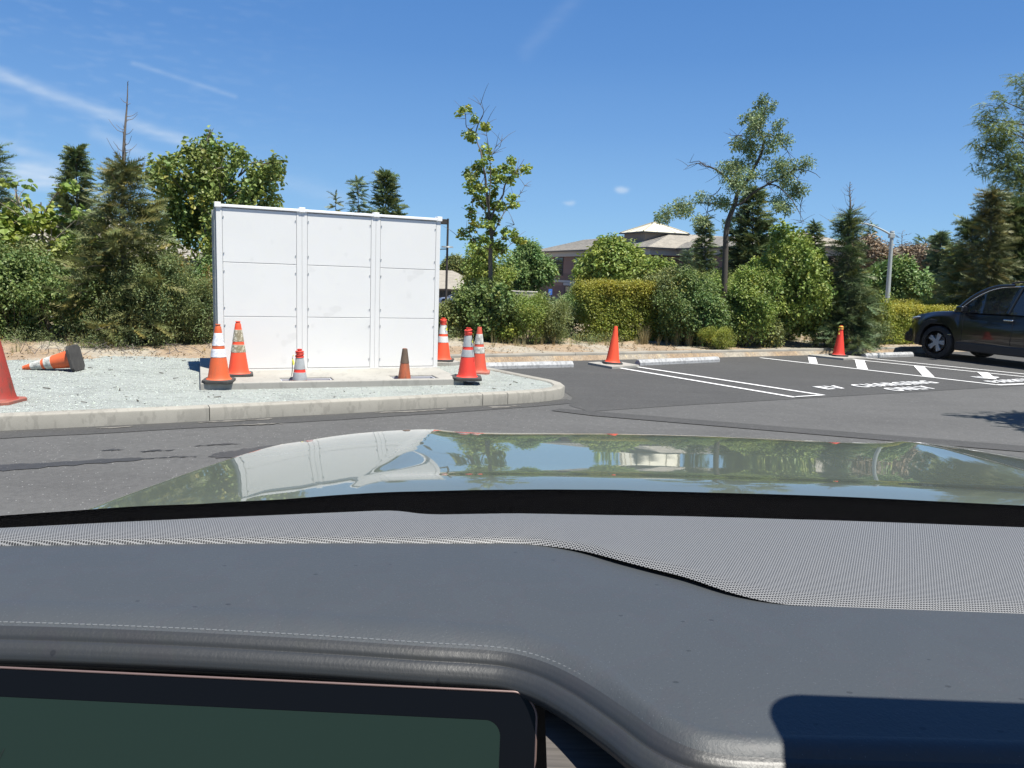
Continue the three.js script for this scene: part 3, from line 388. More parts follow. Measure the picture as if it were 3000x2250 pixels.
function conifer(name, label, data, o) {
  const r = rng(o.seed), t = thing(name, label, 'tree', data.b, 0, o.group), H = data.top[1], tx = data.top[0], W = data.w, at = (f) => [tx * f + 0.03 * Math.sin(f * 5 + o.seed), f * H - 0.1 * (1 - f), 0];
  const tr = []; for (let k = 0; k <= 10; k++) tr.push(at(k / 10)); const sn = data.snag; if (sn) { const e = [sn[0], sn[1], 0]; for (let k = 1; k <= 6; k++) tr.push([mix(tx, e[0], k / 6), mix(H, e[1], k / 6), 0.02 * Math.sin(k)]); }
  part('trunk', limb(tr, o.r ?? 0.09, sn ? 0.006 : 0.008, 7), o.bark ?? bark, t);
  const list = [], br = [], N = o.branches ?? 90, y0 = o.y0 ?? 0.04; let ang = r() * 6;
  for (let k = 0; k < N; k++) {
    const f = y0 + (1 - y0) * (k + 0.5) / N, prof = o.prof ? o.prof(f) : (1 - f) ** 0.8, len = W * prof * (0.45 + 0.75 * r()) + 0.05 * W; ang += 2.4 + (r() - 0.5) * 0.9; const p = at(f), ca = Math.cos(ang), sa = Math.sin(ang), rise = (o.rise ?? 0.1) + (r() - 0.5) * 0.25, sag = o.sag ?? 0.25;
    if (r() < (o.skip ?? 0.12) && f < 0.9) continue;
    const pts = []; for (let q = 0; q <= 4; q++) { const s = q / 4; pts.push([p[0] + ca * len * s, p[1] + len * (rise * s - sag * s * s), p[2] + sa * len * s]); }
    if (o.limbs !== false) br.push(limb(pts, 0.004 + 0.012 * Math.min(1, len), 0.003, 4));
    const n = Math.max(2, Math.round(len / (o.step ?? 0.13))), gs = o.gs ?? 1;
    for (let q = 0; q < n; q++) for (let e = 0; e < (o.per ?? 2); e++) { const s = (o.inner ?? 0.18) + (1 - (o.inner ?? 0.18)) * (q + r()) / n; const side = (e % 2 ? 1 : -1) * (0.25 + 0.7 * r()) * (1 - 0.4 * s); list.push([p[0] + ca * len * s, p[1] + len * (rise * s - sag * s * s) + (r() - 0.5) * 0.05, p[2] + sa * len * s, gs * (0.7 + 0.6 * r()), -ang + side * 1.3, (r() - 0.3) * 1.0, (r() - 0.5) * 2.4, 0.7 + 0.6 * r(), (r() - 0.5) * 0.4 + (r() < (o.brown ?? 0.08) ? 0.45 : 0)]); }
  }
  for (let k = 0; k < 6; k++) list.push([...at(1 - 0.02 * k), (o.gs ?? 1) * 0.7, r() * 6.28, 0.9 + 0.4 * r(), 0, 0.9, 0]);
  if (br.length) part('branches', merge(br), o.bark ?? bark, t).userData = { kind: 'stuff' };
  foliage('crown', o.geo, o.mat, list, t);
  if (o.tufts) { const tf = []; for (let k = 0; k < o.tufts; k++) { const f = y0 + (0.97 - y0) * r() ** 1.15, a = r() * 6.28, R = W * (o.prof ? o.prof(f) : (1 - f) ** 0.8) * (0.35 + 0.75 * r()), p = at(f); if (fbm(p[1] * 2 + 9, a * 1.6 + 5, 4096, 2, o.seed) < 0.42) continue; tf.push([p[0] + Math.cos(a) * R, p[1] + 0.06 * r(), Math.sin(a) * R, (o.ts ?? 0.9) * (0.7 + 0.6 * r()), ...anyTurn(r), 0.7 + 0.6 * r(), (r() - 0.5) * 0.4 + (r() < (o.brown ?? 0.08) ? 0.4 : 0)]); } foliage('needle_tufts', G.tiny, o.mat, tf, t); }
  if (sn) { const dead = []; const e = [sn[0], sn[1]]; for (let k = 0; k < (o.twigs ?? 22); k++) { const f = r() ** 1.3, p = [mix(tx * 0.9, e[0], f), mix(H * 0.86, e[1], f), 0], a = r() * 6.28, l = (o.twig ?? 0.3) * (1.05 - f) * (0.35 + r()); dead.push(limb(curve([p, [p[0] + Math.cos(a) * l * 0.5, p[1] + l * 0.12, Math.sin(a) * l * 0.5], [p[0] + Math.cos(a) * l, p[1] + l * (0.35 + 0.4 * r()), Math.sin(a) * l]], 4), 0.007, 0.0025, 4)); } part('dead_twigs', merge(dead), deadWood, t).userData = { kind: 'stuff' }; }
  return t;
}
function bush(name, label, p, r3, o, category = 'shrub') { // p: centre, r3: radii; stands on the ground
  const r = rng(o.seed), g = groundAt(p[0], p[2]) - 0.02, t = thing(name, label, category, [p[0], g, p[2]], 0, o.group), cy = p[1] - g, [rx, ry, rz] = r3, L = [];
  L.push([(r() - 0.5) * 0.4 * rx, cy - 0.05 * ry, (r() - 0.5) * 0.3 * rz, rx * (0.62 + 0.16 * r()), ry * (0.6 + 0.16 * r()), rz * 0.7]); for (let k = 0; k < 7; k++) { const a = r() * 6.28, e = r() * 1.4 - 0.35; L.push([Math.cos(a) * rx * 0.55 * Math.cos(e), cy + Math.sin(e) * ry * 0.62, Math.sin(a) * rz * 0.55 * Math.cos(e), rx * (0.34 + 0.2 * r()), ry * (0.32 + 0.2 * r()), rz * (0.34 + 0.2 * r())]); }
  for (let k = 0; k < 26; k++) { const a = r() * 6.28, e = 0.1 + 1.35 * r(), m = 0.78 + 0.5 * r(), w = (0.07 + 0.15 * r()) * rx; L.push([Math.cos(a) * rx * m * Math.cos(e), cy + Math.sin(e) * ry * m, Math.sin(a) * rz * m * Math.cos(e), w, w * (1 + r()), w]); }
  L.push([0, Math.max(0.2, cy - ry * 0.5), 0, rx * 0.8, Math.max(0.15, cy * 0.5), rz * 0.8]);
  const st = []; for (let k = 0; k < 11; k++) { const a = r() * 6.28, l = 0.5 + 0.45 * r(); st.push(limb(curve([[(r() - 0.5) * 0.2, -0.05, (r() - 0.5) * 0.2], [Math.cos(a) * rx * l * 0.5, cy * 0.55, Math.sin(a) * rz * l * 0.5], [Math.cos(a) * rx * l, cy + ry * 0.55 * r(), Math.sin(a) * rz * l]], 5), 0.018, 0.004, 5)); }
  part('stems', merge(st), o.stem ?? brownWood, t).userData = { kind: 'stuff' };
  foliage('leaves', o.geo, o.mat, lobeLeaves(L, o.density ?? 55, r, { holes: 0.36, floor: 0.03, seed: o.seed, ...o }), t); return t;
}
const LM = {
  poplar: leafMat(0.279, 0.350, 0.100), maple: leafMat(0.306, 0.380, 0.080), dark: leafMat(0.149, 0.205, 0.085, 0.4), redwood: leafMat(0.184, 0.215, 0.085, 0.4), brownCon: leafMat(0.171, 0.190, 0.080, 0.4), blue: leafMat(0.180, 0.250, 0.140, 0.4),
  laurel: leafMat(0.211, 0.290, 0.090), hedge: leafMat(0.360, 0.400, 0.070), juniper: leafMat(0.225, 0.280, 0.110, 0.4), olive: leafMat(0.257, 0.295, 0.100), bright: leafMat(0.315, 0.400, 0.095), grey: leafMat(0.270, 0.345, 0.160, 0.4), mid: leafMat(0.216, 0.320, 0.100), locust: leafMat(0.306, 0.380, 0.160, 0.5), brown: leafMat(0.260, 0.205, 0.140, 0.3), straw: leafMat(0.396, 0.330, 0.165, 0.3), gold: leafMat(0.312, 0.240, 0.060), plum: leafMat(0.105, 0.053, 0.053),
};
const TD = {mapleL:{b:[-9.05,0.13,-15.2],L:[[-0.73,2.64,0.47],[-0.42,2.26,0.54],[-0.97,1.85,0.54],[0.03,1.95,0.51],[0.78,2.24,0.3],[0.49,1.64,0.47],[0.96,1.79,0.37],[-0.6,1.33,0.4],[0.27,2.8,0.2],[-1.41,2.35,0.61],[1.14,1.27,0.4]]},edgeConifer:{b:[-11.9,0.12,-17.5],top:[0.21,3.94],w:1.01},darkConL:{b:[-17.06,-2.27,-30.0],top:[0.26,7.95],w:0.73},redwoodL:{b:[-7.09,0.13,-14.0],top:[0.07,3.21],w:1.18,snag:[0.19,4.61,0.0]},poplar:{b:[-6.92,0.13,-17.2],L:[[0.07,3.95,0.46],[-0.24,3.5,0.53],[0.43,3.53,0.61],[0.95,3.55,0.46],[1.47,3.42,0.34],[1.66,3.72,0.17],[-0.76,3.34,0.42],[-0.9,3.62,0.17],[-0.4,2.84,0.69],[0.42,2.87,0.76],[1.17,2.97,0.53],[-0.72,2.32,0.61],[-0.04,2.2,0.69],[0.71,2.15,0.69],[-0.28,1.44,0.61],[0.39,1.32,0.61],[0.08,4.34,0.21],[-0.07,0.7,0.61]]},deodarBox:{b:[-6.12,-1.33,-30.0],top:[-0.04,6.33],w:1.0},redwoodBox:{b:[-4.54,-0.55,-27.0],top:[-0.06,5.45],w:0.9},smallBox:{b:[-6.48,-0.95,-28.0],top:[-0.02,5.18],w:0.5},smallBox2:{b:[-4.02,-0.5,-27.0],top:[-0.06,4.37],w:0.42},b1:{p:[-8.85,0.63,-13.6],g:0.13,r:0.66},b2:{p:[-8.18,0.78,-13.6],g:0.13,r:0.6},b3:{p:[-9.22,1.09,-14.4],g:0.13,r:0.51},b4:{p:[-7.63,0.73,-13.8],g:0.13,r:0.64},b5:{p:[-7.28,0.79,-14.2],g:0.13,r:0.63},b6:{p:[-6.39,0.77,-13.9],g:0.13,r:0.65},b7:{p:[-6.06,1.02,-14.6],g:0.13,r:0.52},b8:{p:[-5.84,0.53,-14.2],g:0.13,r:0.47},b9:{p:[-8.49,1.12,-14.8],g:0.13,r:0.53},b10:{p:[-9.31,0.74,-13.4],g:0.13,r:0.77},b11:{p:[-5.96,0.8,-15.5],g:0.13,r:0.62},m1:{p:[-1.42,0.47,-17.2],g:0.13,r:0.32},m2:{p:[-0.79,0.74,-17.3],g:0.13,r:0.46},m3:{p:[-0.43,0.57,-17.0],g:0.13,r:0.57},m4:{p:[-1.06,0.28,-17.6],g:0.13,r:0.35},m5:{p:[-0.19,0.25,-16.9],g:0.13,r:0.34},m6:{p:[-0.8,1.44,-21.0],g:0.13,r:0.7},m7:{p:[-1.0,1.06,-21.5],g:0.13,r:0.43},j1:{p:[0.32,0.5,-16.9],g:0.13,r:0.45},j2:{p:[0.79,0.46,-17.2],g:0.13,r:0.42},j3:{p:[-0.02,0.69,-17.3],g:0.13,r:0.29},h5:{p:[3.97,0.91,-18.3],g:0.13,r:0.61},h6:{p:[4.45,0.69,-18.2],g:0.13,r:0.57},h7:{p:[3.89,1.22,-18.6],g:0.13,r:0.41},r1:{p:[5.59,0.95,-18.6],g:0.13,r:0.7},r2:{p:[5.15,0.69,-18.7],g:0.13,r:0.58},r3:{p:[7.7,0.99,-19.6],g:0.13,r:0.52},r4:{p:[9.48,0.75,-20.5],g:0.13,r:0.45},r5:{p:[8.42,0.76,-19.6],g:0.13,r:0.65},s1:{p:[4.69,0.19,-17.6],g:0.13,r:0.3},leafyR:{b:[6.69,0.13,-19.4],L:[[-0.2,2.8,0.26],[0.21,2.49,0.39],[-0.02,2.14,0.6],[0.6,1.92,0.52],[-0.41,1.79,0.52],[0.39,1.4,0.73],[0.99,1.34,0.43],[-0.53,1.2,0.6],[0.0,0.96,0.77],[0.78,0.82,0.6]]},darkConR:{b:[8.29,0.13,-27.0],top:[-0.33,4.69],w:0.9},darkConR2:{b:[6.63,0.13,-27.0],top:[-0.22,3.66],w:0.54},conR3:{b:[11.25,0.13,-29.0],top:[-0.29,3.78],w:0.54},redwoodR:{b:[8.31,0.13,-19.2],top:[-0.23,3.3],w:0.81,snag:[-0.3,4.05,0.0]},round1:{b:[0.97,-2.37,-60.0],L:[[-0.14,4.9,1.38],[-0.89,4.09,1.2],[0.94,4.42,1.12],[-0.04,5.76,0.8],[-0.34,3.32,1.01]]},round2:{b:[5.59,-2.37,-45.0],L:[[-0.14,4.86,1.4],[-1.1,4.24,1.1],[1.07,4.32,1.2],[-0.38,5.54,0.8],[0.12,3.7,1.2],[0.64,5.09,0.9]]},bush3:{b:[7.09,-1.89,-40.0],L:[[-0.1,3.68,0.8],[0.42,3.87,0.62],[-0.43,3.32,0.71],[0.13,4.29,0.32],[-0.39,4.19,0.25]]},con4:{b:[7.82,-0.83,-35.0],top:[-0.17,3.8],w:0.85},round5:{b:[22.04,-1.33,-45.0],L:[[-0.17,3.45,1.1],[-0.92,3.03,0.9],[0.65,3.19,0.9],[-0.04,4.04,0.7],[-0.27,2.56,0.9]]},deodar6:{b:[24.75,-1.03,-45.0],top:[-0.49,5.86],w:1.3},cedar7:{b:[37.11,-2.37,-70.0],top:[-0.68,8.37],w:1.4},arau8:{b:[32.19,-2.37,-70.0],top:[-0.77,9.62],w:1.3},snag9:{b:[34.96,-2.37,-70.0],top:[-0.73,8.98],w:0.43},arau8b:{b:[31.52,-2.37,-70.0],top:[-0.65,8.55],w:0.78},brown10:{b:[25.86,-2.37,-58.0],L:[[-0.41,6.53,1.16],[0.68,5.82,1.42],[-0.76,5.01,1.29],[0.33,4.3,1.29]]},brown11:{b:[34.07,-2.37,-66.0],L:[[-1.6,6.43,1.17],[-0.13,6.2,1.46],[1.34,5.97,1.46],[-2.72,6.11,1.03],[-0.54,4.76,1.76],[2.56,5.44,1.46]]},con12:{b:[15.36,0.13,-26.0],top:[-0.34,3.8],w:0.81},con13:{b:[14.17,0.13,-23.0],top:[-0.42,4.41],w:0.87},con14:{b:[15.44,0.13,-24.0],top:[-0.41,4.28],w:1.17},con15:{b:[19.34,0.12,-34.0],top:[-0.32,3.45],w:0.91},con16:{b:[16.18,0.13,-24.0],top:[-0.47,4.61],w:1.28},locust:{b:[19.5,0.13,-27.0],L:[[-3.47,7.84,0.46],[-3.63,6.78,0.48],[-2.95,6.41,0.6],[-3.58,5.94,0.54],[-2.56,6.98,0.72],[-2.65,8.52,0.48],[-2.56,5.64,0.72],[-2.73,4.73,0.6],[-2.06,4.07,0.72],[-2.26,3.37,0.66],[-1.6,5.0,1.08],[-1.81,6.57,0.96],[-1.53,7.91,0.96],[-0.76,4.0,1.2],[-0.73,6.27,1.2],[-2.17,2.67,0.54],[-3.85,6.27,0.48],[-3.05,5.4,0.72],[-2.99,4.03,0.6],[-2.29,4.97,0.84],[-3.13,6.96,0.54],[-3.86,7.27,0.3]]},euca:{b:[-9.1,-2.37,-130.0],L:[[-1.34,5.15,1.44],[0.67,4.95,1.27],[-2.46,4.27,1.15]]},sparse:{b:[-0.54,0.13,-17.4],br:[[[0.02,0.43],[-0.03,1.5],[-0.05,1.97],[-0.03,2.31],[-0.09,2.65],[-0.12,2.98],[-0.18,3.31],[-0.22,3.64],[-0.29,3.94],[-0.33,4.16],[-0.42,4.36],[-0.46,4.55]],[[-0.46,4.55],[-0.56,4.61],[-0.66,4.67],[-0.68,4.84],[-0.7,4.93]],[[-0.46,4.55],[-0.4,4.75],[-0.32,4.88],[-0.29,5.0],[-0.36,5.11]],[[-0.12,2.98],[-0.1,3.65],[-0.12,3.94],[-0.16,4.24],[-0.2,4.46],[-0.23,4.66]],[[-0.14,3.97],[-0.06,4.11],[0.09,4.25]],[[-0.11,4.11],[-0.01,4.31],[0.1,4.46]],[[-0.05,2.31],[0.11,2.65],[0.21,2.86],[0.31,3.0],[0.44,3.13]],[[-0.09,2.65],[0.03,2.99],[0.19,3.26],[0.22,3.46],[0.38,3.7],[0.48,3.8],[0.62,4.03]],[[-0.11,2.65],[-0.24,2.98],[-0.38,3.14],[-0.5,3.2],[-0.48,2.97]],[[0.4,3.13],[0.57,3.31],[0.66,3.48]],[[-0.07,2.04],[-0.25,2.13],[-0.42,2.23],[-0.6,2.46],[-0.8,2.33]],[[-0.05,2.01],[-0.29,2.3],[-0.47,2.63],[-0.53,2.83]],[[0.02,1.84],[0.24,2.05],[0.4,2.19],[0.54,2.33]],[[-0.03,2.31],[0.04,2.65],[0.17,3.06],[0.19,3.36]],[[-0.18,3.31],[-0.32,3.44],[-0.43,3.57],[-0.5,3.63]],[[-0.15,2.98],[-0.25,3.31],[-0.49,3.4]],[[0.26,2.49],[0.32,2.59],[0.46,2.63]]],cl:[[-0.77,4.93,0.09],[-0.66,5.04,0.06],[-0.51,4.84,0.07],[-0.67,4.57,0.09],[-0.52,4.44,0.1],[-0.25,4.75,0.11],[-0.26,4.22,0.1],[-0.4,3.88,0.08],[-0.62,3.73,0.1],[-0.18,3.91,0.1],[-0.1,3.81,0.08],[-0.38,3.7,0.09],[0.13,3.77,0.1],[0.32,3.94,0.07],[0.34,3.83,0.09],[0.48,3.73,0.07],[0.69,3.77,0.09],[-0.5,3.53,0.14],[0.01,3.58,0.14],[0.15,3.59,0.07],[0.34,3.56,0.09],[-0.49,3.33,0.17],[-0.32,3.34,0.14],[-0.01,3.35,0.1],[-0.33,3.11,0.14],[-0.08,3.22,0.09],[0.07,3.02,0.14],[0.17,2.99,0.1],[0.41,3.1,0.14],[-0.17,3.05,0.1],[-0.48,2.92,0.09],[-0.51,2.77,0.08],[-0.13,2.78,0.16],[0.04,2.72,0.1],[-0.36,2.6,0.14],[-0.16,2.58,0.1],[-0.05,2.45,0.1],[-0.7,2.37,0.1],[-0.53,2.48,0.09],[-0.46,2.23,0.1],[-0.38,2.11,0.09],[-0.18,2.27,0.1],[0.33,2.38,0.14],[0.47,2.36,0.12],[0.61,2.27,0.1],[0.17,2.1,0.14],[-0.35,1.96,0.04],[0.06,2.18,0.09]]},lean:{b:[5.03,0.13,-18.6],br:[[[0.05,0.24],[-0.08,2.21],[-0.09,2.86],[0.04,3.29],[0.09,3.4],[0.13,3.66],[0.31,3.88],[0.44,4.21],[0.55,4.44],[0.61,4.68],[0.63,4.89],[0.5,5.06],[0.53,5.24],[0.6,5.53],[0.66,5.77]],[[0.07,3.33],[0.25,3.4],[0.37,3.55],[0.59,3.73],[0.8,3.84],[1.04,3.98],[1.3,4.16],[1.55,4.18],[1.79,4.12],[1.94,4.0]],[[0.05,3.35],[-0.09,3.36],[-0.34,3.36],[-0.6,3.38],[-0.81,3.38],[-0.99,3.33]],[[0.16,3.76],[-0.15,3.94],[-0.32,4.1],[-0.54,4.21],[-0.68,4.25],[-0.79,4.35],[-1.0,4.31]],[[-0.68,4.25],[-0.86,4.27],[-1.07,4.2]],[[0.31,3.88],[0.14,4.0],[-0.0,4.08],[-0.26,4.09]],[[0.63,4.89],[0.76,4.99],[0.96,4.9],[1.13,4.74],[1.26,4.63],[1.4,4.39]],[[0.57,4.95],[0.36,4.86],[0.08,4.78]],[[0.8,3.84],[0.98,3.81],[1.15,3.66],[1.32,3.47],[1.46,3.21],[1.56,3.0]],[[0.47,4.02],[0.74,3.85]],[[0.11,3.24],[0.21,3.16],[0.27,3.07]],[[0.12,4.94],[-0.01,4.91],[-0.17,4.9]],[[-0.29,3.74],[-0.36,3.62],[-0.49,3.5]],[[1.65,3.58],[1.65,3.39],[1.73,3.01]],[[-0.55,3.37],[-0.54,3.16],[-0.54,2.92]],[[1.3,4.16],[1.49,4.0],[1.51,3.77]]],cl:[[0.67,5.81,0.08,0.06],[0.59,5.69,0.09,0.06],[0.73,5.57,0.08,0.06],[0.39,5.46,0.08,0.06],[0.59,5.43,0.1,0.1],[0.28,5.37,0.09,0.06],[0.48,5.3,0.16,0.1],[0.24,5.14,0.08,0.06],[0.52,5.13,0.12,0.1],[0.88,5.16,0.12,0.08],[0.26,4.97,0.12,0.08],[0.44,4.85,0.24,0.12],[0.75,4.9,0.2,0.12],[1.12,4.85,0.16,0.1],[0.02,4.74,0.16,0.1],[0.38,4.68,0.18,0.1],[0.71,4.65,0.12,0.08],[0.55,4.49,0.2,0.12],[0.31,4.37,0.2,0.1],[0.02,4.23,0.26,0.1],[-0.26,4.16,0.18,0.1],[0.24,4.01,0.24,0.16],[-0.12,3.86,0.2,0.14],[0.01,3.68,0.22,0.12],[1.0,4.28,0.18,0.1],[1.29,4.26,0.24,0.12],[1.58,4.29,0.12,0.12],[0.88,4.07,0.2,0.12],[1.16,4.02,0.2,0.1],[1.37,3.86,0.18,0.1],[1.63,3.77,0.2,0.1],[1.5,3.63,0.16,0.08],[-0.68,3.48,0.12,0.1],[-0.36,3.41,0.16,0.1],[-1.18,3.29,0.2,0.12],[-1.37,3.16,0.2,0.12],[-1.02,3.16,0.16,0.1],[-1.5,3.0,0.1,0.06],[-1.71,2.98,0.05,0.06],[-0.78,2.91,0.14,0.1],[-0.16,3.36,0.1,0.08],[1.17,3.47,0.16,0.12],[1.26,3.3,0.12,0.1],[0.98,3.31,0.12,0.08],[0.03,2.91,0.08,0.08]]}};
// behind the gravel, west of the cabinet
broadTree('maple_tree', 'lime green broadleaf tree with pale bent limbs before tiled roof', TD.mapleL, { seed: 11, geo: G.big, mat: LM.maple, density: 20, r: 0.055, limbMat: paleBark, holes: 0.49, s0: 0.65, s1: 0.4, cx: -0.2, zSpread: 2.2 });
conifer('cypress_tree', 'dark feathery conifer beside the lime green broadleaf tree', TD.edgeConifer, { seed: 12, geo: G.sprayA, mat: LM.dark, branches: 120, r: 0.08, tufts: 500, ts: 1.1, skip: 0.25 });
conifer('pine_tree', 'dense blue green conifer far behind lime broadleaf tree', TD.darkConL, { seed: 13, geo: G.farSpray, mat: LM.dark, branches: 260, r: 0.12, prof: (f) => Math.min(1, (1 - f) * 2.4) ** 0.8, rise: 0.7, step: 0.13, per: 3, gs: 0.7 });
conifer('redwood_tree', 'brownish redwood with tall bare dead top behind fallen cone', TD.redwoodL, { seed: 14, geo: G.sprayA, mat: LM.redwood, branches: 230, r: 0.07, rise: 0.28, sag: 0.2, brown: 0.25, prof: (f) => (1 - f) ** 0.75, twigs: 34, twig: 0.45, per: 2, step: 0.13, skip: 0.35, tufts: 1500 });
broadTree('poplar_tree', 'rounded leafy green poplar rising behind white cabinet', TD.poplar, { seed: 15, geo: G.broad, mat: LM.poplar, density: 34, r: 0.06, holes: 0.43, s0: 0.65, s1: 0.45, zSpread: 2.0 });
conifer('deodar_tree', 'slender pale drooping conifer above the cabinet roof', TD.deodarBox, { seed: 16, geo: G.farSpray, mat: LM.blue, branches: 120, sag: 0.5, rise: 0.25, step: 0.22, gs: 0.55, r: 0.06 });
conifer('redwood_tree', 'dense dark green conifer above the cabinet roof', TD.redwoodBox, { seed: 17, geo: G.farSpray, mat: LM.dark, branches: 170, rise: 0.3, step: 0.13, per: 3, gs: 0.65, r: 0.07 });
conifer('redwood_tree', 'small thin conifer tip peeking over cabinet roof', TD.smallBox, { seed: 18, geo: G.farSpray, mat: LM.redwood, branches: 40, step: 0.24, gs: 0.5, r: 0.04 });
conifer('redwood_tree', 'short bushy conifer tip at the cabinet roof edge', TD.smallBox2, { seed: 19, geo: G.farSpray, mat: LM.dark, branches: 60, step: 0.22, gs: 0.5, r: 0.04 });
const bs = (d, o = {}) => [[d.p[0], d.p[1] + d.g, d.p[2]], [d.r * (o.x ?? 1.1), d.r * (o.y ?? 1), d.r * (o.z ?? 1)]];
const shrub = (name, label, d, o) => bush(name, label, ...bs(d, o), o);
shrub('laurel_shrub', 'glossy dark green shrub behind the fallen cone', TD.b1, { seed: 31, geo: G.small, mat: LM.laurel, density: 75 });
shrub('laurel_shrub', 'broad green shrub between two glossy bushes behind gravel', TD.b2, { seed: 32, geo: G.small, mat: LM.laurel, density: 70 });
shrub('flowering_shrub', 'yellowish shrub with faded blossom under lime broadleaf tree', TD.b3, { seed: 33, geo: G.small, mat: LM.olive, density: 70 });
shrub('laurel_shrub', 'leafy green shrub below the redwood dead top', TD.b4, { seed: 34, geo: G.small, mat: LM.laurel, density: 70 });
shrub('juniper_shrub', 'feathery olive juniper at the foot of the redwood', TD.b5, { seed: 35, geo: G.tiny, mat: LM.juniper, density: 80 });
shrub('juniper_shrub', 'dark feathery juniper between redwood and cabinet', TD.b6, { seed: 36, geo: G.tiny, mat: LM.juniper, density: 80 });
shrub('barberry_shrub', 'russet and yellow leaved shrub beside the cabinet', TD.b7, { seed: 37, geo: G.small, mat: LM.gold, density: 45 });
shrub('juniper_shrub', 'low grey green juniper with bare twigs beside cabinet', TD.b8, { seed: 38, geo: G.tiny, mat: LM.juniper, density: 80 });
shrub('laurel_shrub', 'tall olive shrub under lime broadleaf tree', TD.b9, { seed: 39, geo: G.small, mat: LM.olive, density: 65 });
shrub('laurel_shrub', 'large dark shrub at the west end of the gravel bed', TD.b10, { seed: 40, geo: G.small, mat: LM.laurel, density: 65 });
shrub('privet_shrub', 'dark shrub close behind the cabinet under the poplar', TD.b11, { seed: 41, geo: G.small, mat: LM.mid, density: 60 });
// between the cabinet and the clipped hedge
shrub('privet_shrub', 'dull brown green shrub behind the clean banded cone', TD.m1, { seed: 42, geo: G.small, mat: LM.olive, density: 85 });
shrub('privet_shrub', 'leafy shrub hugging the trunk of the sparse young tree', TD.m2, { seed: 43, geo: G.small, mat: LM.laurel, density: 85 });
shrub('photinia_shrub', 'glossy leaved shrub in front of the sparse young tree', TD.m3, { seed: 44, geo: G.broad, mat: LM.laurel, density: 55, s0: 0.6, s1: 0.3 });
shrub('privet_shrub', 'low dark shrub behind the faded banded cone', TD.m4, { seed: 45, geo: G.small, mat: LM.juniper, density: 90 });
shrub('photinia_shrub', 'small bright leaved sprout at foot of sparse young tree', TD.m5, { seed: 46, geo: G.broad, mat: LM.maple, density: 60, s0: 0.5, s1: 0.3 });
shrub('willow_shrub', 'tall light green shrub behind the sparse young tree', TD.m6, { seed: 47, geo: G.small, mat: LM.bright, density: 60 });
shrub('willow_shrub', 'light green shrub reaching towards the silver car', TD.m7, { seed: 48, geo: G.small, mat: LM.bright, density: 55 });
shrub('coyote_shrub', 'fine leaved yellow green shrub next to the sparse young tree', TD.j1, { seed: 49, geo: G.tiny, mat: LM.bright, density: 100 });
shrub('coyote_shrub', 'sprawling fine leaved shrub below the small white sign', TD.j2, { seed: 50, geo: G.tiny, mat: LM.olive, density: 95 });
shrub('coyote_shrub', 'upright fine leaved shrub against the pale enclosure wall', TD.j3, { seed: 51, geo: G.tiny, mat: LM.bright, density: 85 });
function sketchTree(name, label, data, o) { // branches traced as limbs with depth of their own, clumps of leaves on them
  const r = rng(o.seed), t = thing(name, label, 'tree', data.b); const zOf = data.br.map((b, i) => (i ? (r() - 0.5) * (o.zSpread ?? 1.1) : 0)), br = [];
  data.br.forEach((b, i) => { const pts = b.map((p, k) => [p[0], p[1], i ? zOf[i] * (k / (b.length - 1)) : 0.05 * Math.sin(k)]); if (!i) { pts[0] = [pts[0][0], -0.2, 0]; part('trunk', limb(curve(pts, 26), o.r, o.r * 0.13, 8), o.bark, t); } else { br.push(limb(curve(pts, 12), o.r * (b.length > 6 ? 0.5 : b.length > 4 ? 0.28 : 0.17), 0.004, 5)); for (let q = 0; q < (o.twigs ?? 5); q++) { const p = pts[1 + Math.floor(r() * (pts.length - 1))], l = 0.12 + 0.25 * r(), a = r() * 6.28, e = r() * 1.6 - (o.hang ?? 0.2); br.push(limb(curve([p, [p[0] + Math.cos(a) * l * 0.5, p[1] + l * e * 0.6, p[2] + Math.sin(a) * l * 0.5], [p[0] + Math.cos(a) * l, p[1] + l * e, p[2] + Math.sin(a) * l]], 4), 0.006, 0.002, 4)); } } });
  part('limbs', merge(br), o.bark, t).userData = { kind: 'stuff' };
  const L = data.cl.map((c) => [c[0], c[1], (r() - 0.5) * (o.zSpread ?? 1.1), c[2] * (o.k ?? 1), (c[3] ?? c[2]) * (o.k ?? 1), c[2] * (o.k ?? 1)]), list = [];
  for (const l of L) { const n = Math.max(4, Math.round(o.n * (l[3] * l[4]) ** 0.5 * 10)); for (let q = 0; q < n; q++) { let x, y, z; do { x = r() * 2 - 1; y = r() * 2 - 1; z = r() * 2 - 1; } while (x * x + y * y + z * z > 1); list.push([l[0] + x * l[3], l[1] + y * l[4], l[2] + z * l[5], o.s0 + o.s1 * r(), ...anyTurn(r), 0.7 + 0.6 * r(), (r() - 0.5) * 0.3 + (r() > 0.95 ? 0.35 : 0)]); } }
  foliage('crown', o.geo, o.mat, list, t); return t;
}
sketchTree('young_tree', 'sparse young tree with tufted leaves and bare twigs', TD.sparse, { seed: 61, r: 0.055, bark: mat(0.13, 0.11, 0.09, 0.9), geo: G.big, mat: LM.maple, n: 9, s0: 0.35, s1: 0.3, zSpread: 0.9, k: 1.0, twigs: 6 });
sketchTree('oak_tree', 'half bare grey green tree with crooked leaning trunk', TD.lean, { seed: 62, r: 0.072, bark: mat(0.07, 0.06, 0.05, 0.95), geo: G.grey, mat: LM.grey, n: 16, s0: 0.55, s1: 0.5, k: 1.3, zSpread: 0.9, twigs: 9, hang: 0.9 });
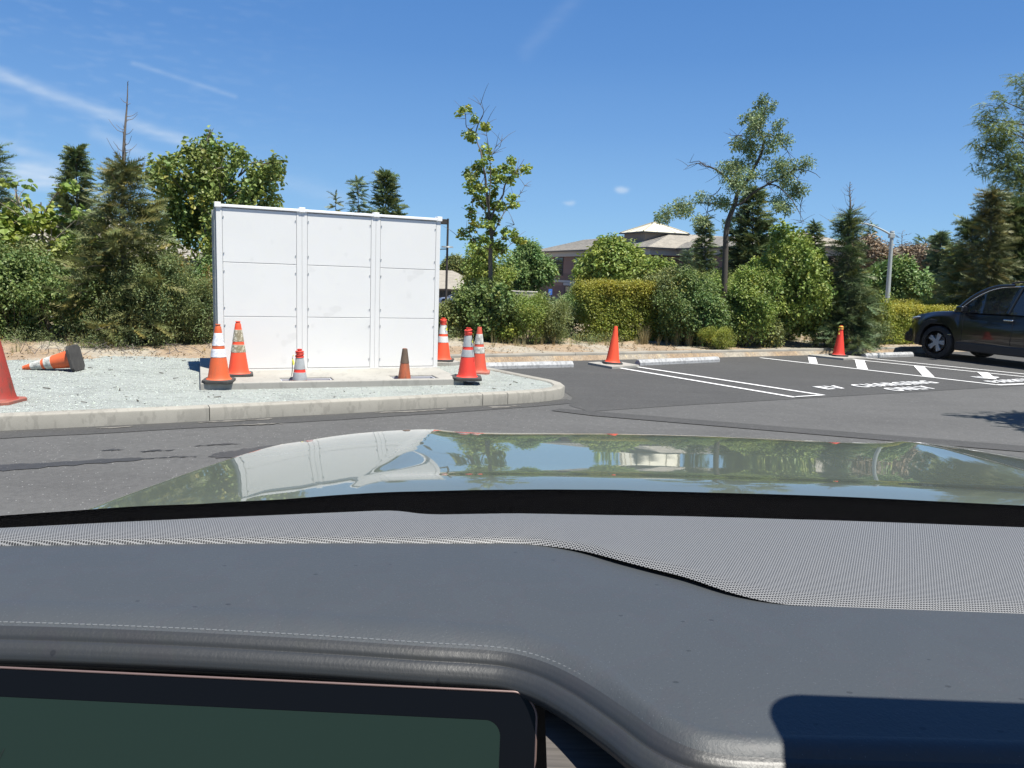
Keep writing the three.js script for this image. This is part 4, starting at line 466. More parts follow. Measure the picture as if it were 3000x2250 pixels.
{ // clipped hedge: block of leaves with a flat sheared top
  const hedge = (label, a, b, h, w, o) => { const r = rng(o.seed), dx = b[0] - a[0], dz = b[1] - a[1], L = Math.hypot(dx, dz), g = groundAt(a[0], a[1]), t = thing('clipped_hedge', label, 'hedge', [a[0], g - 0.02, a[1]], Math.atan2(-dz, dx)), list = [], st = [];
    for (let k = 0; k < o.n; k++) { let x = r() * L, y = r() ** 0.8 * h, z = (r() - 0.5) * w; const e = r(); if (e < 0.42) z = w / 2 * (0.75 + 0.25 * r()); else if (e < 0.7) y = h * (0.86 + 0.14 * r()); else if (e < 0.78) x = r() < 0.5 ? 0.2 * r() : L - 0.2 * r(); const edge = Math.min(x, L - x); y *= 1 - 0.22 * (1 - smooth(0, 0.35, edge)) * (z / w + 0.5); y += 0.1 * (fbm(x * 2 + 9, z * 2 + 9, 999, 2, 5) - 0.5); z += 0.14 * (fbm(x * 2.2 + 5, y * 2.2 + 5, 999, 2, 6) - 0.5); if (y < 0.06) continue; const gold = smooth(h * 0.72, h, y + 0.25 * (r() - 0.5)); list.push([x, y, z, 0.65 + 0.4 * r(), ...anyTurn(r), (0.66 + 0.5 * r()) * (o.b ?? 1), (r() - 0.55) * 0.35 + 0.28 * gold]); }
    for (let k = 0; k < L * 8; k++) { const x = r() * L, z = (r() - 0.5) * w * 0.6; st.push(limb(curve([[x, -0.05, z], [x + (r() - 0.5) * 0.2, h * 0.5, z + (r() - 0.5) * 0.2], [x + (r() - 0.5) * 0.4, h * 0.9, z + (r() - 0.5) * 0.4]], 4), 0.016, 0.005, 5)); }
    part('stems', merge(st), brownWood, t).userData = { kind: 'stuff' }; foliage('leaves', G.small, o.mat, list, t); return t; };
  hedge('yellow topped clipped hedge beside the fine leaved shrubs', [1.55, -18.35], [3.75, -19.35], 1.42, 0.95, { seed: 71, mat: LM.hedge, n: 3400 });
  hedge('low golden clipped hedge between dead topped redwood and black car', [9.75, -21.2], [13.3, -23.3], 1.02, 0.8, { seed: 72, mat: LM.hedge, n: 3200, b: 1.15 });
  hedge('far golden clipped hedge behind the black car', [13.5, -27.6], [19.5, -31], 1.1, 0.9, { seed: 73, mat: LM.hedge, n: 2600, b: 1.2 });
}
shrub('privet_shrub', 'dense dark shrub merging into the yellow topped hedge', TD.h5, { seed: 81, geo: G.small, mat: LM.laurel, density: 90 });
shrub('privet_shrub', 'low dark shrub at the foot of the leaning tree', TD.h6, { seed: 82, geo: G.small, mat: LM.mid, density: 90 });
shrub('privet_shrub', 'upper green shrub behind the hedge end', TD.h7, { seed: 83, geo: G.small, mat: LM.olive, density: 90 });
shrub('photinia_shrub', 'tall leafy shrub behind the leaning trunk', TD.r1, { seed: 84, geo: G.small, mat: LM.bright, density: 85 });
shrub('photinia_shrub', 'leafy shrub at the leaning trunk beside low bush', TD.r2, { seed: 85, geo: G.small, mat: LM.laurel, density: 85 });
shrub('photinia_shrub', 'light green shrub between leafy tree and dead topped redwood', TD.r3, { seed: 86, geo: G.small, mat: LM.bright, density: 85 });
shrub('privet_shrub', 'golden green shrub between redwood and golden hedge', TD.r4, { seed: 87, geo: G.small, mat: LM.hedge, density: 70 });
shrub('yew_shrub', 'dark skirt of low foliage under dead topped redwood', TD.r5, { seed: 88, geo: G.tiny, mat: LM.dark, density: 80 });
shrub('santolina_shrub', 'small rounded yellow green bush on bare dirt verge', TD.s1, { seed: 89, geo: G.tiny, mat: LM.hedge, density: 130, s0: 0.5, s1: 0.3, x: 1.25, y: 0.85 });
for (const [x, z, w, h, sd, mt, label] of [[4.55, -19.6, 0.75, 1.15, 161, LM.laurel, 'tall dark shrub behind the leaning trunk foot'], [5.4, -20.4, 0.8, 1.35, 162, LM.bright, 'pale green shrub in the second row behind the leaning tree'], [3.95, -20.2, 0.7, 1.3, 163, LM.olive, 'olive shrub in the second row behind the hedge end'], [7.35, -20.9, 0.7, 1.1, 164, LM.laurel, 'dark shrub in the second row beside the dead topped redwood'], [6.2, -18.9, 0.42, 0.5, 165, LM.olive, 'knee high olive shrub before the bright leafy low tree'], [9.2, -20.1, 0.5, 0.55, 166, LM.juniper, 'low grey green shrub before the golden hedge end'], [0.95, -18.9, 0.6, 0.7, 167, LM.juniper, 'grey green shrub at the west end of the yellow topped hedge']]) bush('verge_shrub', label, [x, groundAt(x, z) + h * 0.62, z], [w, h * 0.62, w], { seed: sd, geo: sd % 2 ? G.small : G.tiny, mat: mt, density: 70 });
broadTree('ash_tree', 'bright leafy low tree between leaning tree and redwood', TD.leafyR, { seed: 91, geo: G.broad, mat: LM.bright, density: 42, r: 0.05, holes: 0.33, s0: 0.6, s1: 0.4, zSpread: 1.4 });
conifer('cypress_tree', 'dense dark conifer behind the leaning tree fork', TD.darkConR, { seed: 92, geo: G.farSpray, mat: LM.dark, branches: 200, rise: 0.5, prof: (f) => Math.min(1, (1 - f) * 1.7) ** 0.8, step: 0.11, per: 3, gs: 0.6, r: 0.07 });
conifer('cypress_tree', 'narrow dark conifer behind the leaning trunk', TD.darkConR2, { seed: 93, geo: G.farSpray, mat: LM.dark, branches: 130, rise: 0.2, step: 0.12, per: 3, gs: 0.5, r: 0.05 });
conifer('cypress_tree', 'small dark pointed conifer before the office roof end', TD.conR3, { seed: 94, geo: G.farSpray, mat: LM.dark, branches: 110, rise: 0.4, step: 0.12, per: 3, gs: 0.5, r: 0.05 });
conifer('redwood_tree', 'narrow dark redwood with bare spire top near street light', TD.redwoodR, { seed: 95, geo: G.sprayA, mat: LM.dark, branches: 190, r: 0.06, rise: 0.1, sag: 0.3, brown: 0.2, twigs: 46, twig: 0.62, prof: (f) => (1 - f) ** 1.15, per: 2, step: 0.1, tufts: 900, ts: 0.8, skip: 0.25 });
// distance
const farO = { geo: G.far, zSpread: 1.6 };
broadTree('maple_tree', 'round green tree in front of the brick office wall', TD.round1, { ...farO, seed: 101, mat: LM.mid, density: 20, r: 0.14, holes: 0.3, s0: 0.7, s1: 0.5 });
broadTree('elm_tree', 'large round fresh green tree covering the office corner', TD.round2, { ...farO, seed: 102, mat: LM.bright, density: 26, r: 0.13, holes: 0.27, s0: 0.6, s1: 0.45 });
broadTree('willow_tree', 'small spiky green tree under the office windows', TD.bush3, { ...farO, seed: 103, mat: LM.bright, density: 34, r: 0.07, holes: 0.28, s0: 0.5, s1: 0.4 });
conifer('deodar_tree', 'short layered conifer beside the spiky green tree', TD.con4, { seed: 104, geo: G.farSpray, mat: LM.blue, branches: 120, sag: 0.3, step: 0.22, gs: 0.6, r: 0.06 });
broadTree('elm_tree', 'round green tree behind the street light pole', TD.round5, { ...farO, seed: 105, mat: LM.mid, density: 30, r: 0.11, holes: 0.25, s0: 0.6, s1: 0.45 });
conifer('deodar_tree', 'tall layered blue green conifer past the street light', TD.deodar6, { seed: 106, geo: G.farSpray, mat: LM.blue, branches: 240, sag: 0.3, rise: 0.2, step: 0.14, per: 3, gs: 0.75, r: 0.09 });
conifer('cedar_tree', 'distant flat topped cedar above brown thicket', TD.cedar7, { seed: 107, geo: G.farSpray, mat: LM.dark, branches: 90, rise: 0.9, step: 0.4, gs: 1.0, r: 0.14, prof: (f) => 0.5 + 0.5 * Math.sin(f * 3.1) });
conifer('araucaria_tree', 'distant layered conifer behind the street light arm', TD.arau8, { seed: 108, geo: G.farSpray, mat: LM.dark, branches: 120, sag: 0.2, step: 0.34, gs: 0.8, r: 0.14 });
conifer('araucaria_tree', 'short distant conifer beside the layered one', TD.arau8b, { seed: 109, geo: G.farSpray, mat: LM.dark, branches: 70, step: 0.34, gs: 0.7, r: 0.12 });
conifer('dead_tree', 'distant dead grey snag above brown thicket', TD.snag9, { seed: 110, geo: G.farSpray, mat: LM.brown, branches: 40, step: 0.8, gs: 0.4, per: 1, r: 0.22, y0: 0.4, prof: () => 1.6, rise: 0.5 });
broadTree('dry_tree', 'brownish thinning tree behind the dead topped redwood', TD.brown10, { ...farO, seed: 111, mat: LM.brown, density: 22, r: 0.12, holes: 0.3, s0: 0.7, s1: 0.5 });
broadTree('dry_tree', 'wide brown leafless thicket behind round green tree', TD.brown11, { ...farO, seed: 112, mat: LM.brown, density: 20, r: 0.12, holes: 0.3, s0: 0.8, s1: 0.5, zSpread: 2.2 });
broadTree('eucalyptus_tree', 'far bushy tree above the low tiled house', TD.euca, { ...farO, seed: 113, mat: LM.olive, density: 12, r: 0.2, holes: 0.3, s0: 1.2, s1: 0.8 });
conifer('cypress_tree', 'dark conifer just past the black car hood', TD.con12, { seed: 114, geo: G.sprayA, mat: LM.dark, branches: 220, gs: 1.4, brown: 0.15, step: 0.1, per: 2, r: 0.06, tufts: 900, ts: 1.3, skip: 0.3 });
conifer('cypress_tree', 'rust tinged conifer with open branches behind black car', TD.con13, { seed: 115, geo: G.sprayA, mat: LM.brownCon, branches: 200, gs: 1.2, rise: 0.5, brown: 0.12, step: 0.12, per: 2, r: 0.06, tufts: 900, ts: 1.3, skip: 0.3 });
conifer('cypress_tree', 'broad olive green conifer over the black car roof', TD.con14, { seed: 116, geo: G.sprayA, mat: LM.juniper, branches: 260, gs: 1.5, brown: 0.08, step: 0.11, per: 2, r: 0.07, tufts: 900, ts: 1.3, skip: 0.3 });
conifer('deodar_tree', 'soft green conifer between layered one and black car', TD.con15, { seed: 117, geo: G.farSpray, mat: LM.juniper, branches: 190, gs: 0.65, step: 0.12, per: 2, r: 0.06, tufts: 900, ts: 1.3, skip: 0.3 });
conifer('cypress_tree', 'olive conifer beside the broad olive green one', TD.con16, { seed: 118, geo: G.sprayA, mat: LM.redwood, branches: 220, gs: 1.5, brown: 0.08, step: 0.11, per: 2, r: 0.07, tufts: 900, ts: 1.3, skip: 0.3 });
{ // two conifers and a shrub closing the holes under the locust tree
  conifer('cypress_tree', 'yellow green conifer behind the black car door', { b: [18.2, 0.1, -26.5], top: [0, 4.6], w: 1.5 }, { seed: 119, geo: G.sprayA, mat: LM.olive, branches: 220, gs: 1.6, step: 0.11, per: 2, r: 0.07, tufts: 900, ts: 1.3, skip: 0.3 });
}
broadTree('locust_tree', 'tall feathery locust tree leaning over the black car bay', TD.locust, { seed: 121, geo: G.locust, mat: LM.locust, density: 62, r: 0.16, holes: 0.38, s0: 0.75, s1: 0.5, zSpread: 1.6, cx: -1.0 });
// a second locust by the aisle throws its shade on the lane
broadTree('locust_tree', 'feathery locust tree at the aisle side planter', { b: [9.4, 0, -8.6], L: [[-1.3, 4.4, 0.5], [-0.9, 5.0, 0.6], [-0.5, 4.5, 0.7], [-1.0, 3.9, 0.45], [0.2, 5.2, 0.8], [0.6, 4.4, 0.8], [0, 5.8, 0.6], [-1.5, 4.9, 0.35]] }, { seed: 122, geo: G.locust, mat: LM.locust, density: 40, r: 0.1, holes: 0.34, s0: 0.9, s1: 0.5, zSpread: 1.6 });
{ // ground cover, dry grass, litter along the verge
  const r = rng(140), list = [], dry = [], twig = [], leaf = [];
  for (let k = 0; k < 5200; k++) { const p = -11.5 + 30 * r(), q = 2.0 + 1.7 * r() + 0.5 * Math.sin(p * 1.3), [x, z] = kp(p, q); if (x > -1.2 && x < 1 && q < 2.6) continue; const d = fbm(x * 0.9 + 70, z * 0.9 + 70, 999, 3, 8); if (d < 0.42) continue; const h = 0.12 + 0.45 * (d - 0.4) + 0.1 * r(); list.push([x, 0.16 + h * r(), z, 0.6 + 0.5 * r(), ...anyTurn(r), 0.6 + 0.6 * r(), (r() - 0.5) * 0.4 + (r() > 0.93 ? 0.6 : 0)]); }
  const gc = foliage('ground_cover', G.tiny, LM.juniper, list, scene); gc.userData = { kind: 'stuff', label: 'low grey green creeping juniper along the dirt verge', category: 'ground cover' };
  const blade = (() => { const P = [], I = []; const q = rng(9); for (let k = 0; k < 18; k++) { const a = q() * 6.28, l = 0.1 + 0.16 * q(), s = 0.5 * q(), o = P.length / 3, c = Math.cos(a), d = Math.sin(a); P.push(c * 0.02 - d * 0.003, 0, d * 0.02 + c * 0.003, c * 0.02 + d * 0.003, 0, d * 0.02 - c * 0.003, c * (0.02 + l * s), l, d * (0.02 + l * s)); I.push(o, o + 1, o + 2); } const g = new THREE.BufferGeometry(); g.setAttribute('position', new THREE.Float32BufferAttribute(P, 3)); g.setIndex(I); const h = g.toNonIndexed(); h.computeVertexNormals(); return h; })();
  for (let k = 0; k < 900; k++) { const p = -10 + 27 * r(), q = 1.2 + 2.2 * r(), [x, z] = kp(p, q); if (fbm(x * 0.8 + 20, z * 0.8 + 20, 999, 2, 9) < 0.47) continue; dry.push([x, 0.14, z, 0.5 + 0.9 * r(), r() * 6.28, 0, 0, 0.7 + 0.5 * r(), (r() - 0.5) * 0.3]); }
  for (const [x, z] of [[3.0, -18.0], [3.1, -18.05], [3.9, -18.1], [4.05, -18.15], [4.12, -18.0], [4.4, -18.1]]) for (let k = 0; k < 4; k++) dry.push([x + (r() - 0.5) * 0.15, 0.14, z + (r() - 0.5) * 0.15, 1.3 + r(), r() * 6.28, 0, 0, 0.9, 0]);
  const dg = foliage('dry_grass', blade, LM.straw, dry, scene); dg.userData = { kind: 'stuff', label: 'tufts of straw coloured dry grass on dirt verge', category: 'grass' };
  const chip = leafBall(5, 0.05, 0.06, 0.03, 33); for (let k = 0; k < 2600; k++) { const p = -12 + 32 * r(), q = 0.25 + 3.4 * r(), [x, z] = kp(p, q); leaf.push([x, 0.145 + 0.01 * r(), z, 0.35 + 0.5 * r(), r() * 6.28, 0, 0, 0.5 + 0.8 * r(), (r() - 0.5) * 0.3]); }
  const ll = foliage('leaf_litter', chip, leafMat(0.28, 0.2, 0.11, 0.1), leaf, scene); ll.userData = { kind: 'stuff', label: 'dry brown leaves scattered over the dirt verge', category: 'leaves' };
  const tw = []; for (let k = 0; k < 90; k++) { const p = -9 + 5.5 * r(), q = 0.9 + 1.3 * r(), [x, z] = kp(p, q), l = 0.15 + 0.3 * r(), a = r() * 6.28; tw.push(limb(curve([[x, 0.14, z], [x + Math.cos(a) * l * 0.5, 0.16 + 0.12 * r(), z + Math.sin(a) * l * 0.5], [x + Math.cos(a) * l, 0.15 + 0.25 * r(), z + Math.sin(a) * l]], 4), 0.006, 0.002, 4)); }
  const tb = part('dry_brush', merge(tw), deadWood, scene); tb.userData = { kind: 'stuff', label: 'tangle of dry bare twigs at the shrub feet', category: 'brush' };
  // far verge and lawn beyond the hedges
  const fl = []; for (let k = 0; k < 2500; k++) { const x = 12 + 30 * r(), z = -26 - 22 * r(); fl.push([x, groundAt(x, z), z, 2 + 2 * r(), r() * 6.28, 0, 0, 0.8 + 0.5 * r(), (r() - 0.5) * 0.2]); }
  const fg = foliage('meadow_grass', blade, LM.straw, fl, scene); fg.userData = { kind: 'stuff', label: 'tall pale meadow grass behind the golden hedges', category: 'grass' };
  // low sheared mounds between verge and far lot
  for (const [x, z, s, label] of [[2.2, -27, 0.8, 'low dark sheared mound near the small white sign'], [3.4, -30, 1.0, 'low sheared mound before the dark parked car'], [1.0, -33, 1.1, 'low sheared mound before the pale enclosure wall']]) bush('mound_shrub', label, [x, groundAt(x, z) + s * 0.6, z], [s * 1.3, s * 0.7, s], { seed: 150 + Math.round(z), geo: G.small, mat: LM.mid, density: 40 });
}
// ---------------------------------------------------------------- buildings
const roofTile = tinted(tex(256, 3, (u, v, i, j) => { const c = fbm(u * 6, v * 12, 12, 4, 501), a = 0.36 * (0.7 + 0.5 * c) * (0.9 + 0.2 * hash(i >> 2, j >> 2, 502)); return [a, a * 0.92, a * 0.77]; }), 0.9);
const brick = tinted(tex(256, 2, (u, v, i, j) => { const row = Math.floor(v * 24), c = hash(Math.floor(u * 10 + (row % 2) * 0.5), row, 511), a = 0.16 * (0.75 + 0.5 * c); return [a * 1.15, a * 0.72, a * 0.58]; }), 0.92);
const fasciaM = mat(0.42, 0.40, 0.37, 0.8), frameM = mat(0.03, 0.035, 0.035, 0.5), glassM = mat(0.02, 0.028, 0.03, 0.06, { specularIntensity: 1 }), stucco = mat(0.42, 0.38, 0.33, 0.9), pale = mat(0.62, 0.59, 0.46, 0.6), trimD = mat(0.16, 0.14, 0.12, 0.8);
function hipRoof(x0, x1, z0, z1, y, slope, courses, step) { // tile courses as stepped rings up to a level top
  const P = [], I = []; const ringAt = (d, h) => [[x0 + d, h, z1 - d], [x1 - d, h, z1 - d], [x1 - d, h, z0 + d], [x0 + d, h, z0 + d]];
  const quad = (a, b, c, d) => { const o = P.length / 3; P.push(...a, ...b, ...c, ...d); I.push(o, o + 1, o + 2, o, o + 2, o + 3); };
  const most = Math.min(x1 - x0, z1 - z0) / 2 - 0.02, lift = step * slope * 0.4; let d = 0, h = y;
  for (let k = 0; k < courses && d < most; k++) { const e = Math.min(most, d + step), A = ringAt(d, h), B = ringAt(d, h + lift), C = ringAt(e, y + e * slope); for (let s = 0; s < 4; s++) { const n = (s + 1) % 4; quad(A[s], A[n], B[n], B[s]); quad(B[s], B[n], C[n], C[s]); } d = e; h = y + e * slope; }
  const T = ringAt(d, h); quad(T[0], T[1], T[2], T[3]); const E = ringAt(0, y); quad(E[3], E[2], E[1], E[0]);
  const g = new THREE.BufferGeometry(); g.setAttribute('position', new THREE.Float32BufferAttribute(P, 3)); g.setIndex(I); const q = g.toNonIndexed(); q.computeVertexNormals(); const uv = []; const p = q.attributes.position; for (let i = 0; i < p.count; i++) uv.push(p.getX(i) + p.getZ(i), p.getY(i) * 3); q.setAttribute('uv', new THREE.Float32BufferAttribute(uv, 2)); return q;
}
function windowIn(parent, axis, at, c, y0, y1, w, nx, ny, out) { // axis 'x': wall faces -x or +x; window centred at c along the other axis
  const B = (a0, a1, b0, b1, d0, d1) => (axis === 'x' ? box(at + Math.min(d0 * out, d1 * out), at + Math.max(d0 * out, d1 * out), b0, b1, a0, a1) : box(a0, a1, b0, b1, at + Math.min(d0 * out, d1 * out), at + Math.max(d0 * out, d1 * out)));
  const f = part('window', merge(B(c - w / 2 - 0.08, c + w / 2 + 0.08, y0 - 0.08, y0, 0.02, 0.1), B(c - w / 2 - 0.08, c + w / 2 + 0.08, y1, y1 + 0.08, 0.02, 0.1), B(c - w / 2 - 0.08, c - w / 2, y0, y1, 0.02, 0.1), B(c + w / 2, c + w / 2 + 0.08, y0, y1, 0.02, 0.1)), frameM, parent);
  for (let i = 0; i < nx; i++) for (let j = 0; j < ny; j++) { const e = 0.035; part('pane', B(c - w / 2 + w * i / nx + e, c - w / 2 + w * (i + 1) / nx - e, y0 + (y1 - y0) * j / ny + e, y0 + (y1 - y0) * (j + 1) / ny - e, 0.02, 0.05), glassM, f); }
  part('mullion', merge(...Array.from({ length: nx - 1 }, (_, i) => B(c - w / 2 + w * (i + 1) / nx - 0.035, c - w / 2 + w * (i + 1) / nx + 0.035, y0, y1, 0.02, 0.08)), ...Array.from({ length: ny - 1 }, (_, j) => B(c - w / 2, c + w / 2, y0 + (y1 - y0) * (j + 1) / ny - 0.035, y0 + (y1 - y0) * (j + 1) / ny + 0.035, 0.021, 0.076))), frameM, f);
}
{
  const t = thing('office_building', 'two storey brick office with grey tiled roof and pale cupola', 'building', [24, -2.4, -68], THREE.MathUtils.degToRad(18.67));
  const E = 7.4;
  for (const [x0, x1, z0, z1] of [[0, 7.2, -22, 0], [-3.46, 19, -55, -19.1]]) {
    part('wall', box(x0, x1, -0.2, E - 0.75, z0, z1), brick, t);
    part('fascia', box(x0 - 0.35, x1 + 0.35, E - 0.75, E - 0.12, z0 - 0.35, z1 + 0.35), fasciaM, t);
    part('eave', box(x0 - 0.95, x1 + 0.95, E - 0.12, E + 0.02, z0 - 0.95, z1 + 0.95), trimD, t);
    part('roof', hipRoof(x0 - 1, x1 + 1, z0 - 1, z1 + 1, E + 0.025, 0.31, 20, 0.32), roofTile, t);
    part('belt_course', box(x0 - 0.1, x1 + 0.1, 3.1, 3.4, z0 - 0.1, z1 + 0.1), fasciaM, t);
  }
  for (const z of [-2.6, -8.2, -14]) windowIn(t, 'x', 0, z, 4.0, 6.5, 3.0, 2, 3, -1);
  for (const z of [-23.5, -31, -38.5, -46]) windowIn(t, 'x', -3.46, z, 4.1, 6.5, 3.2, 2, 3, -1);
  for (const z of [-30, -41]) { windowIn(t, 'x', -3.46, z, 0.6, 2.6, 4.2, 3, 2, -1); part('lintel', box(-3.66, -3.47, 2.72, 3.05, z - 2.5, z + 2.5), fasciaM, t); }
  windowIn(t, 'z', 0, 3.6, 4.0, 6.5, 3.0, 2, 3, 1);
  const cx = 0.9, cz = -26.8, s = 3.0, c = part('cupola', box(cx - s + 0.4, cx + s - 0.4, E + 0.6, 9.42, cz - s + 0.4, cz + s - 0.4), trimD, t);
  const P = [], I = []; const base = [[cx - s, 9.44, cz + s], [cx + s, 9.44, cz + s], [cx + s, 9.44, cz - s], [cx - s, 9.44, cz - s]], top = [cx, 10.75, cz]; for (let k = 0; k < 4; k++) { const o = P.length / 3; P.push(...base[k], ...base[(k + 1) % 4], ...top); I.push(o, o + 1, o + 2); } const g = new THREE.BufferGeometry(); g.setAttribute('position', new THREE.Float32BufferAttribute(P, 3)); g.setIndex(I); part('cupola_roof', ready(g), pale, c);
  const ribs = []; for (let k = 0; k < 4; k++) { ribs.push(limb([[base[k][0], base[k][1] + 0.04, base[k][2]], [top[0], top[1] + 0.04, top[2]]], 0.07, 0.07, 5)); for (const f of [0.3, 0.7]) { const a = base[k], b = base[(k + 1) % 4], q = [mix(a[0], b[0], f), a[1] + 0.03, mix(a[2], b[2], f)]; ribs.push(limb([q, [mix(q[0], top[0], 0.9), mix(q[1], top[1], 0.9), mix(q[2], top[2], 0.9)]], 0.035, 0.035, 4)); } } part('cupola_rib', merge(ribs), mat(0.42, 0.38, 0.28, 0.6), c);
  part('cupola_eave', box(cx - s - 0.1, cx + s + 0.1, 9.3, 9.435, cz - s - 0.1, cz + s + 0.1), frameM, c);
}
{
  const h = thing('tiled_house', 'house with striped grey tile roof behind lime broadleaf tree', 'house', [-31, -2.4, -39], 0.18);
  part('wall', box(0, 13, -0.2, 4.2, -9, 0), stucco, h); part('roof', hipRoof(-0.8, 13.8, -9.8, 0.8, 4.2, 0.42, 26, 0.27), roofTile, h); part('eave', box(-0.7, 13.7, 4.02, 4.2, -9.7, 0.7), trimD, h); windowIn(h, 'z', 0, 3.5, 1.4, 3.2, 2.2, 2, 2, 1); windowIn(h, 'z', 0, 9, 1.4, 3.2, 2.2, 2, 2, 1);
  const h2 = thing('tiled_house', 'low far house with tile roof above the silver car', 'house', [-24, -2.4, -112], 0.05);
  part('wall', box(0, 20, -0.2, 1.5, -12, 0), stucco, h2); part('roof', hipRoof(-0.8, 20.8, -12.8, 0.8, 1.5, 0.42, 18, 0.35), roofTile, h2); part('eave', box(-0.7, 20.7, 1.3, 1.5, -12.7, 0.7), trimD, h2); windowIn(h2, 'z', 0, 14, 0.2, 1.2, 3, 3, 1, 1);
}
// ---------------------------------------------------------------- lot furniture
{
  const w = thing('enclosure_wall', 'pale stucco bin enclosure wall beyond the fine leaved shrubs', 'wall', [-0.75, -2.37, -55], 0.05);
  part('wall_panel', rbox(0, 1.0, 0, 2.72, -0.25, 0, 0.03), stucco, w); part('wall_panel', rbox(1.02, 2.3, 0, 2.75, -0.25, 0, 0.03), stucco, w); part('return_wall', rbox(2.04, 2.3, 0, 2.7, -3, -0.26, 0.03), stucco, w); part('cap', rbox(-0.04, 2.34, 2.76, 2.84, -0.29, 0.04, 0.02), mat(0.5, 0.47, 0.42, 0.9), w);
  const lamp = (label, b, top, arm, o = {}) => { const t = thing('lamp_post', label, 'lamp post', [b[0], b[1], b[2]]); part('pole', limb([[0, 0, 0], [0, (top - b[1]) * 0.5, 0], [0, top - b[1], 0]], o.r ?? 0.075, o.r ?? 0.06, 10), o.m ?? M.darkSteel, t); part('lamp_head', rbox(Math.min(0.05, arm), Math.max(-0.05, arm), top - b[1] - 0.32, top - b[1] - 0.05, -0.28, 0.28, 0.02), o.m ?? M.darkSteel, t); part('pole_base', new THREE.CylinderGeometry(0.2, 0.22, 0.7, 12).translate(0, 0.35, 0), M.concrete, t); return t; };
  const l1 = lamp('brown lamp post with box head beside the cabinet edge', [-4.02, -2.37, -45], 4.65, -0.75); part('flood_bracket', limb(curve([[0, 5.3, 0], [-0.5, 5.25, 0], [-0.8, 5.05, 0]], 6), 0.03, 0.02, 6), M.darkSteel, l1); part('flood_disc', new THREE.CylinderGeometry(0.32, 0.36, 0.08, 14).translate(0, 5.42, 0), mat(0.2, 0.22, 0.22, 0.4), l1);
  lamp('brown lamp post with box head before the office roof', [9.4, -2.37, -70], 5.35, -0.85);
  const s = thing('street_light', 'grey street light with long curved arm behind golden hedge', 'street light', [16.33, groundAt(16.33, -34), -34]); const gy = groundAt(16.33, -34), galv = mat(0.36, 0.40, 0.40, 0.5);
  part('pole', limb([[0.02, 0, 0], [-0.05, 2, 0], [-0.12, 4.03 - gy, 0]], 0.11, 0.075, 12), galv, s); part('pole_cap', new THREE.CylinderGeometry(0.085, 0.1, 0.07, 12).translate(-0.12, 4.07 - gy, 0), galv, s);
  part('arm', limb(curve([[-0.12, 3.92 - gy, 0], [-0.55, 4.13 - gy, 0], [-1.1, 4.33 - gy, 0], [-1.5, 4.38 - gy, 0], [-1.72, 4.37 - gy, 0]], 16), 0.045, 0.028, 8), galv, s); part('arm_clamp', rbox(-0.24, -0.02, 3.8 - gy, 4.0 - gy, -0.1, 0.1, 0.02), galv, s); part('lamp_head', rbox(-2.1, -1.68, 4.3 - gy, 4.42 - gy, -0.12, 0.12, 0.04), galv, s);
  const sg = thing('yard_sign', 'small white sign standing in shrubs near the hedge', 'sign', [1.48, groundAt(1.48, -24), -24], 0.1); const sy = groundAt(1.48, -24); part('sign_board', rbox(-0.2, 0.2, 0.26 - sy, 0.46 - sy, -0.01, 0.01, 0.005), mat(0.8, 0.8, 0.8, 0.6), sg); for (const x of [-0.15, 0.15]) part('stake', box(x - 0.012, x + 0.012, -0.1, 0.27 - sy, -0.02, -0.012), deadWood, sg);
  const bl = thing('parking_sign', 'small blue parking sign on post at the office wall', 'sign', [4.1, -2.37, -91]); part('post', box(-0.04, 0.04, 0, 1.7, -0.04, 0.04), M.steel, bl); part('sign_board', rbox(-0.22, 0.22, 1.7, 2.4, 0.041, 0.06, 0.005), mat(0.06, 0.16, 0.5, 0.5), bl);
  struct('far_lot_asphalt', flat([kp(-60, 27), kp(75, 27), kp(90, 78), kp(-90, 90)], -2.345), M.lane);
}
